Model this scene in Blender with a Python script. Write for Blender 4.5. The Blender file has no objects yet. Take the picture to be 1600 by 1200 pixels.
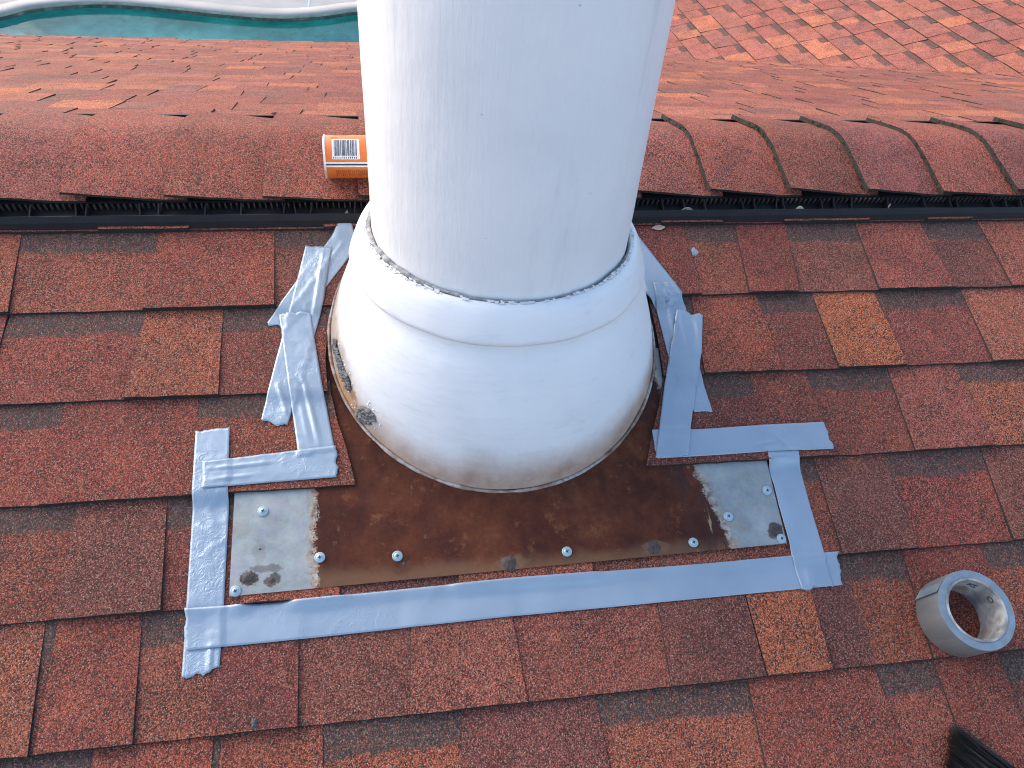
import bpy, bmesh, math, random
from mathutils import Vector, Matrix, noise

random.seed(7)
scene = bpy.context.scene
col = scene.collection
# ------------------------------------------------------------------ camera
CAM_LOC=(0.00000,-0.32924,0.92560)
CAM_ROT=[[0.987701, 0.043416, -0.150207], [-0.139585, 0.677705, -0.721965], [0.070451, 0.734051, 0.67543]]
LENS=27.045
TH1=0.341751

cam_data = bpy.data.cameras.new('camera')
cam = bpy.data.objects.new('camera', cam_data)
col.objects.link(cam)
cam_data.sensor_width = 36.0
cam_data.lens = LENS
cam_data.clip_start = 0.02
cam_data.clip_end = 500.0
cam.matrix_world = Matrix.Translation(CAM_LOC) @ Matrix(CAM_ROT).to_4x4()
scene.camera = cam
# ------------------------------------------------------------------ sky and sun
SUN_EL, SUN_AZ = math.radians(33), math.radians(-50)      # azimuth from +Y towards +X
world = bpy.data.worlds.new('World')
scene.world = world
world.use_nodes = True
wn = world.node_tree.nodes
sky = wn.new('ShaderNodeTexSky')
sky.sky_type = 'NISHITA'
sky.sun_disc = False
sky.sun_elevation = SUN_EL
sky.sun_rotation = SUN_AZ
sky.air_density = 1.0
sky.dust_density = 2.6
sky.ozone_density = 1.0
wn['Background'].inputs['Strength'].default_value = 0.15
world.node_tree.links.new(sky.outputs['Color'], wn['Background'].inputs['Color'])
sun_data = bpy.data.lights.new('sun', 'SUN')
sun_data.energy = 0.54
sun_data.angle = math.radians(60)
sun_data.color = (1.0, 0.95, 0.88)
sun = bpy.data.objects.new('sun', sun_data)
col.objects.link(sun)
sd = Vector((math.sin(SUN_AZ)*math.cos(SUN_EL), math.cos(SUN_AZ)*math.cos(SUN_EL), math.sin(SUN_EL)))
sun.rotation_euler = sd.to_track_quat('Z', 'Y').to_euler()
sun.location = sd*20
vs = scene.view_settings
vs.view_transform = 'Standard'
vs.look = 'None'
vs.exposure = 1.42
vs.gamma = 1.0
vs.use_curve_mapping = False
scene.cycles.use_denoising = True
scene.cycles.denoising_input_passes = 'RGB_ALBEDO_NORMAL'
scene.cycles.denoising_prefilter = 'NONE'
scene.cycles.filter_width = 1.1
scene.cycles.max_bounces = 8

# ------------------------------------------------------------------ measured tables, metres on the near roof slope (u along the ridge, v up the slope)
COURSES={1: (0.6508,
     [(-0.5377, -0.5279), (-0.3449, -0.3518), (-0.1742, -0.1688), 'CL', (0.4936, 0.4901), (0.5824, 0.5694), (0.675, 0.6553), (0.8046, 0.7969),
      (0.9286, 0.9377), (1.0429, 1.044)],
     ['T om', 'R m', 'T r', 'R b', 'T rd', 'R m', 'T r', 'R mb', 'T sr', 'R b', 'T so']),
 2: (0.5078, [(-0.3483, -0.3613), (-0.2414, -0.2385), 'CL', (0.4725, 0.4602), (0.5829, 0.5882), (0.6796, 0.6787), (0.791, 0.795), (0.949, 0.9452)],
     ['R r', 'T ob', 'R rb', 'R b', 'T or', 'R rb', 'T o', 'R rb2', 'T so']),
 3: (0.3648, [(-0.4367, -0.4433), (-0.2656, -0.2641), 'CL', (0.5341, 0.5216), (0.6269, 0.6281), (0.7633, 0.7528), (0.8816, 0.887)],
     ['R m2', 'T r2', 'R rm', 'R rd', 'T rm', 'R m2', 'T sr', 'R o2']),
 4: (0.2218,
     [(-0.3999, -0.4064), (-0.2931, -0.2855), (-0.2007, -0.1969), (-0.0702, -0.0781), (0.076, 0.067), (0.2547, 0.2424), (0.4554, 0.4568),
      (0.5942, 0.5905), (0.7075, 0.7061), (0.8647, 0.8519)],
     ['R rm', 'T b', 'R rd', 'T or', 'R b', 'T or', 'R m', 'R rm', 'T b2', 'R r3', 'T mb']),
 5: (0.0788,
     [(-0.4152, -0.4083), (-0.4027, -0.4039), (-0.3083, -0.3015), (-0.2209, -0.2264), (-0.1276, -0.1251), (0.0079, -0.0), (0.1288, 0.14),
      (0.323, 0.3172), (0.4412, 0.4424), (0.5346, 0.5306), (0.5837, 0.5842), (0.6826, 0.6699), (0.803, 0.8032)],
     ['T ob', 'R b', 'T r4', 'R m', 'T rd', 'R mb', 'T sr2', 'R mb2', 'T b', 'T o', 'R b', 'R om', 'T r', 'R om']),
 6: (-0.0642,
     [(-0.3458, -0.3372), (-0.2177, -0.2208), (-0.2102, -0.2134), (-0.0981, -0.0976), (0.0605, 0.0511), (0.2225, 0.2306), (0.4182, 0.411),
      (0.5907, 0.5967), (0.6738, 0.6712), (0.77, 0.7615)],
     ['R b', 'T or', 'R b', 'T or', 'R om', 'T b3', 'R om', 'T r4', 'R m', 'T r', 'R b'])}
CUT={'1L': [(-0.0824, 0.6488), (-0.0621, 0.7157), (-0.0468, 0.7642), (-0.0364, 0.7955)],
 '1R': [(0.4001, 0.6507), (0.3953, 0.6915), (0.3887, 0.7425), (0.3929, 0.7953)],
 '2L': [(-0.0934, 0.5022), (-0.097, 0.5599), (-0.0935, 0.6245), (-0.0861, 0.6523), (-0.0814, 0.6751)],
 '2R': [(0.397, 0.5127), (0.4007, 0.5604), (0.4018, 0.6065), (0.4024, 0.6518), (0.4056, 0.6787)],
 '3L': [(-0.0567, 0.3649), (-0.0686, 0.4177), (-0.0801, 0.4611), (-0.0887, 0.5039), (-0.0913, 0.5263)],
 '3R': [(0.3407, 0.3667), (0.3589, 0.4116), (0.3784, 0.4562), (0.3996, 0.5115), (0.4066, 0.5354)]}
TAPES={'bottom': ([(-0.2599, 0.2223), (-0.1624, 0.2208), (0.1363, 0.226), (0.3931, 0.2246), (0.5877, 0.2259)],
            [(-0.2559, 0.1736), (-0.1609, 0.1743), (0.1312, 0.1794), (0.3828, 0.1803), (0.5787, 0.1815)]),
 'left_across': ([(-0.252, 0.4089), (-0.1691, 0.4155), (-0.082, 0.4222)], [(-0.2493, 0.3717), (-0.1677, 0.3741), (-0.0789, 0.3762)]),
 'left_front': ([(-0.1632, 0.6367), (-0.149, 0.5352), (-0.1312, 0.4123)], [(-0.1188, 0.6396), (-0.1009, 0.5176), (-0.0837, 0.4186)]),
 'left_long': ([(-0.265, 0.4554), (-0.2611, 0.3417), (-0.2584, 0.2222), (-0.2577, 0.1441)],
               [(-0.2219, 0.4577), (-0.2167, 0.3385), (-0.215, 0.2185), (-0.2159, 0.1493)]),
 'left_mid': ([(-0.1269, 0.7627), (-0.1456, 0.6573), (-0.1623, 0.5741), (-0.1818, 0.4677)],
              [(-0.0874, 0.757), (-0.0987, 0.6592), (-0.1214, 0.5587), (-0.1471, 0.4553)]),
 'left_upper': ([(-0.0625, 0.8274), (-0.0981, 0.7621), (-0.1363, 0.7006), (-0.179, 0.6251)],
                [(-0.0486, 0.7611), (-0.0654, 0.7321), (-0.095, 0.6843), (-0.1518, 0.611)]),
 'right_across': ([(0.3606, 0.4205), (0.4379, 0.417), (0.5369, 0.4186), (0.6256, 0.4177)],
                  [(0.3582, 0.3753), (0.4281, 0.3748), (0.5251, 0.3757), (0.6258, 0.3736)]),
 'right_down': ([(0.5239, 0.3788), (0.519, 0.2954), (0.5182, 0.2278), (0.5198, 0.1804)],
                [(0.5705, 0.3759), (0.5667, 0.292), (0.566, 0.2285), (0.5659, 0.1817)]),
 'right_front': ([(0.4417, 0.6238), (0.4046, 0.5211), (0.3812, 0.4509), (0.3554, 0.3754)],
                 [(0.4824, 0.6128), (0.4626, 0.5407), (0.4185, 0.4212), (0.4037, 0.3763)]),
 'right_mid': ([(0.4119, 0.6733), (0.41, 0.6272), (0.4107, 0.5407), (0.43, 0.4462)],
               [(0.4478, 0.6722), (0.4587, 0.6292), (0.4552, 0.5221), (0.4582, 0.4447)]),
 'right_upper': ([(0.3869, 0.6642), (0.3987, 0.6492), (0.41, 0.6272)], [(0.3996, 0.7893), (0.4305, 0.7129), (0.4563, 0.6523)])}
PLATE=[(-0.2088, 0.2313), (0.5149, 0.2418), (0.5222, 0.3658), (-0.2109, 0.368)]
SCREWS=[(-0.1739, 0.337), (-0.1024, 0.2708), (-0.0065, 0.265), (0.2115, 0.2538), (0.3841, 0.2527), (0.442, 0.285), (0.5082, 0.3184), (0.5084, 0.2485),
 (-0.2016, 0.2369)]
BLOBS=[(0.1343, 0.2445), (0.3279, 0.2497), (0.5041, 0.2611)]
SMEARS=[(-0.1879, 0.2519), (-0.1597, 0.2464), (-0.1764, 0.2845)]
RUSTX=[(-0.1053, 0.3574), (-0.1122, 0.2349), (0.4162, 0.3618), (0.436, 0.2426)]
ROLL=(0.716, 0.126)
BRUSH=[(0.6606, 0.0021), (0.6333, -0.0482), (0.7204, -0.0541)]
POOL_FAR=[(-5.98, 13.71), (-5.7, 14.05), (-5.36, 14.25), (-4.81, 14.44), (-4.31, 14.45), (-3.78, 14.37), (-3.13, 14.22), (-2.28, 14.04), (-1.64, 13.99),
 (-1.01, 14.15), (-0.43, 14.44)]
DRAIN=(-2.42, 16.76, -4.9)
LEAF={'a': [(0.4455, 0.7972)], 'b': [(0.4996, 0.82), (0.7035, 0.8147), (0.8705, 0.8156)]}
SPOT=[(0.4979, 0.7368), (-0.1733, 0.0797)]


# ------------------------------------------------------------------ helpers
def mesh_obj(name, verts, faces, mats, parent=None, smooth=False, midx=None):
    me = bpy.data.meshes.new(name)
    me.from_pydata([tuple(v) for v in verts], [], faces)
    for m in (mats if isinstance(mats, (list, tuple)) else [mats]):
        me.materials.append(m)
    if midx:
        me.polygons.foreach_set('material_index', midx)
    if smooth:
        me.polygons.foreach_set('use_smooth', [True]*len(me.polygons))
    me.update()
    o = bpy.data.objects.new(name, me)
    col.objects.link(o)
    o.parent = parent
    return o

def empty(name, loc=(0, 0, 0), parent=None):
    o = bpy.data.objects.new(name, None)
    o.empty_display_size = 0.05
    o.location = loc
    col.objects.link(o)
    o.parent = parent
    return o

def tag(o, label=None, cat=None, group=None, kind=None):
    if label: o['label'] = label
    if cat: o['category'] = cat
    if group: o['group'] = group
    if kind: o['kind'] = kind
    return o

def lathe(profile, n=96, jit=None):
    verts, faces = [], []
    for i in range(n):
        a = 2*math.pi*i/n
        for j, (r, z) in enumerate(profile):
            rr, zz = (r, z) if jit is None else jit(a, j, r, z)
            verts.append((rr*math.cos(a), rr*math.sin(a), zz))
    m = len(profile)
    for i in range(n):
        k = (i+1) % n
        for j in range(m-1):
            faces.append((i*m+j, k*m+j, k*m+j+1, i*m+j+1))
    return verts, faces

def box(x0, x1, y0, y1, z0, z1):
    v = [(x0, y0, z0), (x1, y0, z0), (x1, y1, z0), (x0, y1, z0), (x0, y0, z1), (x1, y0, z1), (x1, y1, z1), (x0, y1, z1)]
    f = [(0, 3, 2, 1), (4, 5, 6, 7), (0, 1, 5, 4), (1, 2, 6, 5), (2, 3, 7, 6), (3, 0, 4, 7)]
    return v, f

def nz(x, y=0.0, z=0.0, s=1.0):
    return noise.noise(Vector((x*s, y*s, z*s)))

# ------------------------------------------------------------------ materials
class NT:
    def __init__(self, name):
        self.m = bpy.data.materials.new(name)
        self.m.use_nodes = True
        self.t = self.m.node_tree
        self.b = self.t.nodes['Principled BSDF']
        self.out = self.t.nodes['Material Output']
    def n(self, kind, **kw):
        x = self.t.nodes.new('ShaderNode'+kind)
        for k, v in kw.items(): setattr(x, k, v)
        return x
    def set(self, node, key, val):
        if hasattr(val, 'is_linked') or hasattr(val, 'links'):
            self.t.links.new(val, node.inputs[key])
        else:
            node.inputs[key].default_value = val
    def bsdf(self, **kw):
        for k, v in kw.items(): self.set(self.b, k.replace('_', ' '), v)
    def coord(self, kind='Object'):
        return self.n('TexCoord').outputs[kind]
    def pos(self):
        return self.n('NewGeometry').outputs['Position']
    def mapping(self, vec, scale=(1, 1, 1), loc=(0, 0, 0), rot=(0, 0, 0)):
        x = self.n('Mapping'); self.set(x, 'Vector', vec)
        x.inputs['Scale'].default_value = scale; x.inputs['Location'].default_value = loc; x.inputs['Rotation'].default_value = rot
        return x.outputs['Vector']
    def noise(self, vec, scale, detail=4, rough=0.55, out='Fac', dist=0.0):
        x = self.n('TexNoise'); self.set(x, 'Vector', vec)
        x.inputs['Scale'].default_value = scale; x.inputs['Detail'].default_value = detail
        x.inputs['Roughness'].default_value = rough; x.inputs['Distortion'].default_value = dist
        return x.outputs[out]
    def voro(self, vec, scale, out='Color', feature='F1', rand=1.0):
        x = self.n('TexVoronoi', feature=feature); self.set(x, 'Vector', vec)
        x.inputs['Scale'].default_value = scale; x.inputs['Randomness'].default_value = rand
        return x.outputs[out]
    def ramp(self, fac, stops, interp='LINEAR'):
        x = self.n('ValToRGB'); self.set(x, 'Fac', fac); r = x.color_ramp; r.interpolation = interp
        while len(r.elements) < len(stops): r.elements.new(0.5)
        for e, (p, c) in zip(r.elements, stops):
            e.position = p; e.color = (c[0], c[1], c[2], 1) if not isinstance(c, (int, float)) else (c, c, c, 1)
        return x.outputs['Color']
    def math(self, op, a, b=0.0, clamp=False):
        x = self.n('Math', operation=op, use_clamp=clamp); self.set(x, 0, a); self.set(x, 1, b)
        return x.outputs[0]
    def mix(self, fac, a, b, blend='MIX'):
        x = self.n('Mix', data_type='RGBA', blend_type=blend); 
        self.set(x, 0, fac)
        for i, v in ((6, a), (7, b)):
            if isinstance(v, tuple) and len(v) == 3: v = v+(1,)
            self.set(x, i, v)
        return x.outputs[2]
    def sep(self, vec):
        x = self.n('SeparateXYZ'); self.set(x, 0, vec); return x.outputs
    def attr(self, name, out='Color'):
        x = self.n('Attribute'); x.attribute_name = name; return x.outputs[out]
    def bump(self, h, strength=0.3, dist=0.001):
        x = self.n('Bump'); self.set(x, 'Height', h); x.inputs['Strength'].default_value = strength; x.inputs['Distance'].default_value = dist
        self.t.links.new(x.outputs['Normal'], self.b.inputs['Normal'])
    def smooth(self, x, lo, hi):
        m = self.n('MapRange', interpolation_type='SMOOTHSTEP'); self.set(m, 'Value', x)
        m.inputs['From Min'].default_value = lo; m.inputs['From Max'].default_value = hi
        return m.outputs['Result']

def granule_material():
    t = NT('shingle_granules')
    P = t.pos()
    tint = t.attr('tint'); band = t.attr('tint', 'Alpha'); w = t.attr('rise', 'Fac')
    cell = t.voro(P, 660)
    cell2 = t.voro(P, 900)
    cs = t.sep(cell); c2 = t.sep(cell2)
    # granule blend: dark, own tint, lighter tint, pale fleck
    low = t.noise(P, 16, 3, 0.6)
    mid = t.noise(P, 60, 3, 0.6)
    warm = t.smooth(t.noise(t.mapping(P, loc=(3.7, 1.2, 0.4)), 21, 4, 0.65), 0.52, 0.74)
    tint = t.mix(t.math('MULTIPLY', warm, 0.45), tint, (0.40, 0.125, 0.062))
    cool = t.smooth(t.noise(t.mapping(P, loc=(9.1, 4.2, 2.4)), 13, 4, 0.65), 0.54, 0.76)
    tint = t.mix(t.math('MULTIPLY', cool, 0.40), tint, (0.15, 0.062, 0.055))
    dst = t.voro(P, 660, 'Distance')
    own = t.mix(1.0, tint, t.ramp(cs[1], [(0.0, (0.55, 0.52, 0.54)), (0.5, (1.05, 1.0, 1.0)), (0.8, (1.40, 1.3, 1.3)), (1.0, (1.8, 1.8, 1.8))]), 'MULTIPLY')
    brown = t.mix(1.0, (0.085, 0.042, 0.034), t.ramp(c2[1], [(0.0, (0.5, 0.5, 0.5)), (1.0, (1.6, 1.5, 1.4))]), 'MULTIPLY')
    thr = t.math('ADD', t.math('MULTIPLY', low, 0.75), t.math('MULTIPLY', mid, 0.25))
    # share of brown granules drifts over the tab
    share = t.smooth(thr, 0.36, 0.66)
    dark_here = t.math('LESS_THAN', cs[0], t.math('ADD', t.math('MULTIPLY', share, 0.34), 0.08))
    c = t.mix(dark_here, own, brown)
    fleck = t.math('GREATER_THAN', c2[0], 0.92)
    c = t.mix(t.math('MULTIPLY', fleck, 0.65), c, (0.50, 0.30, 0.22))
    c = t.mix(t.math('MULTIPLY', t.smooth(dst, 0.42, 0.80), 0.62), c, (0.030, 0.016, 0.014))
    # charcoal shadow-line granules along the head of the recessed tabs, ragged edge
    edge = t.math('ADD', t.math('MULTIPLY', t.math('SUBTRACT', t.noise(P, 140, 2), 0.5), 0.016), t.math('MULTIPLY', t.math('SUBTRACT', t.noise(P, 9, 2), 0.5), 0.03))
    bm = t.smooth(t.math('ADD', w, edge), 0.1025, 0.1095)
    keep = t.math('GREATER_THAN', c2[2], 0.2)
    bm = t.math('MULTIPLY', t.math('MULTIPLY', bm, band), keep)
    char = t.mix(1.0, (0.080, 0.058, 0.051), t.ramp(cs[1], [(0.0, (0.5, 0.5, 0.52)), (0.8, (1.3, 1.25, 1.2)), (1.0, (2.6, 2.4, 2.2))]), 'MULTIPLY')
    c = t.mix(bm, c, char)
    # weathering: soft dark dirt drifting over whole slope
    dirt = t.smooth(t.noise(P, 5.5, 4, 0.6), 0.50, 0.78)
    c = t.mix(t.math('MULTIPLY', dirt, 0.28), c, (0.045, 0.034, 0.03))
    d1 = dst
    h = t.math('SUBTRACT', t.math('MULTIPLY', cs[2], 0.8), d1)
    t.bsdf(Base_Color=c, Roughness=0.82)
    t.b.inputs['Specular IOR Level'].default_value = 0.16
    t.bump(h, 0.55, 0.0012)
    return t.m

def asphalt_edge_material():
    t = NT('asphalt_edge')
    P = t.pos()
    c = t.ramp(t.noise(P, 320, 3), [(0.3, (0.010, 0.009, 0.009)), (0.6, (0.028, 0.023, 0.021)), (0.8, (0.085, 0.06, 0.05))])
    t.bsdf(Base_Color=c, Roughness=0.9)
    t.bump(t.noise(P, 500, 2), 0.6, 0.001)
    return t.m

def mossy_edge_material():
    t = NT('mossy_edge')
    P = t.pos()
    c = t.ramp(t.noise(P, 170, 3, 0.7), [(0.3, (0.007, 0.006, 0.006)), (0.52, (0.016, 0.014, 0.010)), (0.68, (0.040, 0.030, 0.021)), (0.82, (0.10, 0.055, 0.04))])
    t.bsdf(Base_Color=c, Roughness=0.95)
    t.bump(t.noise(P, 420, 3), 0.9, 0.002)
    return t.m

def felt_material():
    t = NT('roof_felt')
    P = t.pos()
    t.bsdf(Base_Color=t.ramp(t.noise(P, 60, 4), [(0.3, (0.008, 0.008, 0.009)), (0.7, (0.028, 0.026, 0.026))]), Roughness=0.8)
    t.bump(t.noise(P, 180, 3), 0.5, 0.002)
    return t.m

def paint_material():
    t = NT('white_brushed_paint')
    O = t.coord('Object')
    fine = t.noise(t.mapping(O, (1, 1, 0.12)), 130, 4, 0.65)
    horiz = t.noise(t.mapping(O, (0.35, 0.35, 3.0)), 40, 3, 0.6)
    blot = t.noise(O, 7, 5, 0.62)
    c = t.ramp(blot, [(0.25, (0.73, 0.735, 0.74)), (0.5, (0.79, 0.79, 0.795)), (0.75, (0.83, 0.825, 0.82))])
    grime = t.smooth(t.noise(t.mapping(O, (1, 1, 0.18)), 17, 5, 0.7), 0.56, 0.80)
    c = t.mix(t.math('MULTIPLY', grime, 0.20), c, (0.42, 0.42, 0.41))
    drip = t.smooth(t.noise(t.mapping(O, (1, 1, 0.06)), 36, 4, 0.7), 0.55, 0.72)
    c = t.mix(t.math('MULTIPLY', t.math('MULTIPLY', drip, t.smooth(t.noise(O, 4, 3), 0.36, 0.60)), 0.42), c, (0.50, 0.49, 0.47))
    spk = t.smooth(t.noise(O, 75, 3, 0.6), 0.735, 0.76)
    c = t.mix(t.math('MULTIPLY', spk, 0.5), c, (0.30, 0.29, 0.28))
    rough = t.ramp(blot, [(0.2, 0.55), (0.8, 0.40)])
    t.bsdf(Base_Color=c, Roughness=rough)
    h = t.math('ADD', t.math('MULTIPLY', fine, 0.6), t.math('MULTIPLY', horiz, 0.06))
    h = t.math('ADD', h, t.math('MULTIPLY', t.noise(O, 22, 2), 0.9))
    t.bump(h, 0.45, 0.0030)
    return t.m

def base_paint_material():
    """paint over the bell-shaped base; rust and dirt grow up from the foot, worn mortar on one side"""
    t = NT('weathered_white_paint')
    O = t.coord('Object')
    s = t.sep(O)
    # height over the sloping roof plane
    foot = t.math('SUBTRACT', t.math('MULTIPLY', s[2], math.cos(TH1)), t.math('MULTIPLY', s[1], math.sin(TH1)))
    horiz = t.noise(t.mapping(O, (0.5, 0.5, 2.6)), 50, 4, 0.65)
    blot = t.noise(O, 9, 5, 0.6)
    c = t.ramp(blot, [(0.25, (0.71, 0.715, 0.72)), (0.5, (0.77, 0.77, 0.775)), (0.75, (0.81, 0.80, 0.79))])
    c = t.mix(t.math('MULTIPLY', t.smooth(horiz, 0.52, 0.75), 0.18), c, (0.47, 0.45, 0.42))
    j = t.math('MULTIPLY', t.math('SUBTRACT', t.noise(O, 30, 5, 0.7), 0.5), 0.030)
    j2 = t.math('MULTIPLY', t.math('SUBTRACT', t.noise(O, 5, 2, 0.5), 0.5), 0.05)
    hh = t.math('ADD', foot, t.math('ADD', j, j2))
    tan = t.math('SUBTRACT', 1.0, t.smooth(hh, 0.006, 0.066))
    c = t.mix(t.math('MULTIPLY', tan, 0.85), c, t.ramp(t.noise(O, 40, 4), [(0.3, (0.30, 0.145, 0.075)), (0.6, (0.43, 0.27, 0.175)), (0.8, (0.40, 0.34, 0.30))]))
    low = t.math('SUBTRACT', 1.0, t.smooth(hh, -0.012, 0.008))
    c = t.mix(t.math('MULTIPLY', low, 0.8), c, t.ramp(t.noise(O, 55, 4, 0.7), [(0.35, (0.15, 0.07, 0.04)), (0.5, (0.36, 0.31, 0.28)), (0.7, (0.58, 0.56, 0.54))]))
    # side stain: bare tan mortar on the flank towards -X
    ang = t.math('ADD', s[0], t.math('MULTIPLY', t.math('SUBTRACT', t.noise(O, 26, 4), 0.5), 0.10))
    flank = t.math('MULTIPLY', t.math('SUBTRACT', 1.0, t.smooth(ang, -0.225, -0.190)), t.math('SUBTRACT', 1.0, t.smooth(hh, 0.035, 0.065)))
    c = t.mix(t.math('MULTIPLY', flank, 0.8), c, t.ramp(t.noise(O, 35, 4, 0.7), [(0.35, (0.42, 0.25, 0.15)), (0.5, (0.36, 0.30, 0.25)), (0.65, (0.20, 0.18, 0.165))]))
    # tan primer laid bare where the paint has come away
    for (adeg, z_, rad_) in ((209, 0.172, 0.026), (203, 0.190, 0.020), (214, 0.152, 0.022)):
        p_ = (0.247*math.cos(math.radians(adeg)), 0.247*math.sin(math.radians(adeg)), z_-0.580*math.tan(TH1))
        q_ = t.n('VectorMath', operation='DISTANCE'); t.set(q_, 0, O); q_.inputs[1].default_value = p_
        d_ = t.math('ADD', q_.outputs['Value'], t.math('MULTIPLY', t.math('SUBTRACT', t.noise(O, 60, 5, 0.75), 0.5), 0.045))
        c = t.mix(t.math('MULTIPLY', t.math('SUBTRACT', 1.0, t.smooth(d_, rad_-0.004, rad_+0.003)), 0.9), c, t.ramp(t.noise(O, 90, 4, 0.7), [(0.35, (0.30, 0.14, 0.065)), (0.55, (0.44, 0.25, 0.13)), (0.75, (0.42, 0.34, 0.27))]))
    # hairline scratches
    t.bsdf(Base_Color=c, Roughness=0.45)
    h = t.math('ADD', t.math('MULTIPLY', horiz, 0.55), t.math('MULTIPLY', t.noise(O, 24, 3), 0.9))
    h = t.math('ADD', h, t.math('MULTIPLY', tan, t.noise(O, 90, 4)))
    t.bump(h, 0.34, 0.0024)
    return t.m

def simple(name, color, rough=0.6, metal=0.0, bump=None, var=0.0, vscale=40, spec=0.5):
    t = NT(name)
    O = t.coord('Object')
    c = color
    if var:
        lo = tuple(x*(1-var) for x in color); hi = tuple(min(1, x*(1+var)) for x in color)
        c = t.ramp(t.noise(O, vscale, 5, 0.65), [(0.3, lo), (0.7, hi)])
        t.bsdf(Base_Color=c)
    else:
        t.bsdf(Base_Color=tuple(color)+(1,))
    t.bsdf(Roughness=rough, Metallic=metal)
    t.b.inputs['Specular IOR Level'].default_value = spec
    if bump:
        t.bump(t.noise(O, bump[0], 4, 0.6), bump[1], bump[2])
    return t.m

def tape_material():
    t = NT('silver_duct_tape')
    U = t.n('UVMap').outputs['UV']
    P = t.pos()
    low = t.noise(P, 14, 3)
    c = t.ramp(low, [(0.3, (0.285, 0.355, 0.425)), (0.7, (0.335, 0.41, 0.48))])
    s = t.sep(U)
    # cloth weave: fine ribs across the strip
    weave = t.n('TexWave', wave_type='BANDS', bands_direction='X'); t.set(weave, 'Vector', U)
    weave.inputs['Scale'].default_value = 150; weave.inputs['Distortion'].default_value = 0.4
    wr = t.math('ABSOLUTE', t.math('SUBTRACT', t.noise(P, 85, 3, 0.6, dist=1.0), 0.5))
    wr2 = t.noise(P, 28, 3, 0.55, dist=0.8)
    wrm = t.math('MULTIPLY', t.smooth(t.noise(P, 11, 2), 0.36, 0.60), t.attr('crinkle', 'Fac'))
    h = t.math('MULTIPLY', wr, t.math('ADD', t.math('MULTIPLY', wrm, 1.1), 0.06))
    h = t.math('ADD', t.math('MULTIPLY', h, 2.4), t.math('MULTIPLY', wr2, 0.5))
    h = t.math('ADD', h, t.math('MULTIPLY', weave.outputs['Fac'], 0.012))
    t.bsdf(Base_Color=c, Roughness=t.ramp(wr2, [(0.3, 0.30), (0.7, 0.42)]), Metallic=0.30)
    t.bump(h, 0.38, 0.0020)
    return t.m

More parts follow.
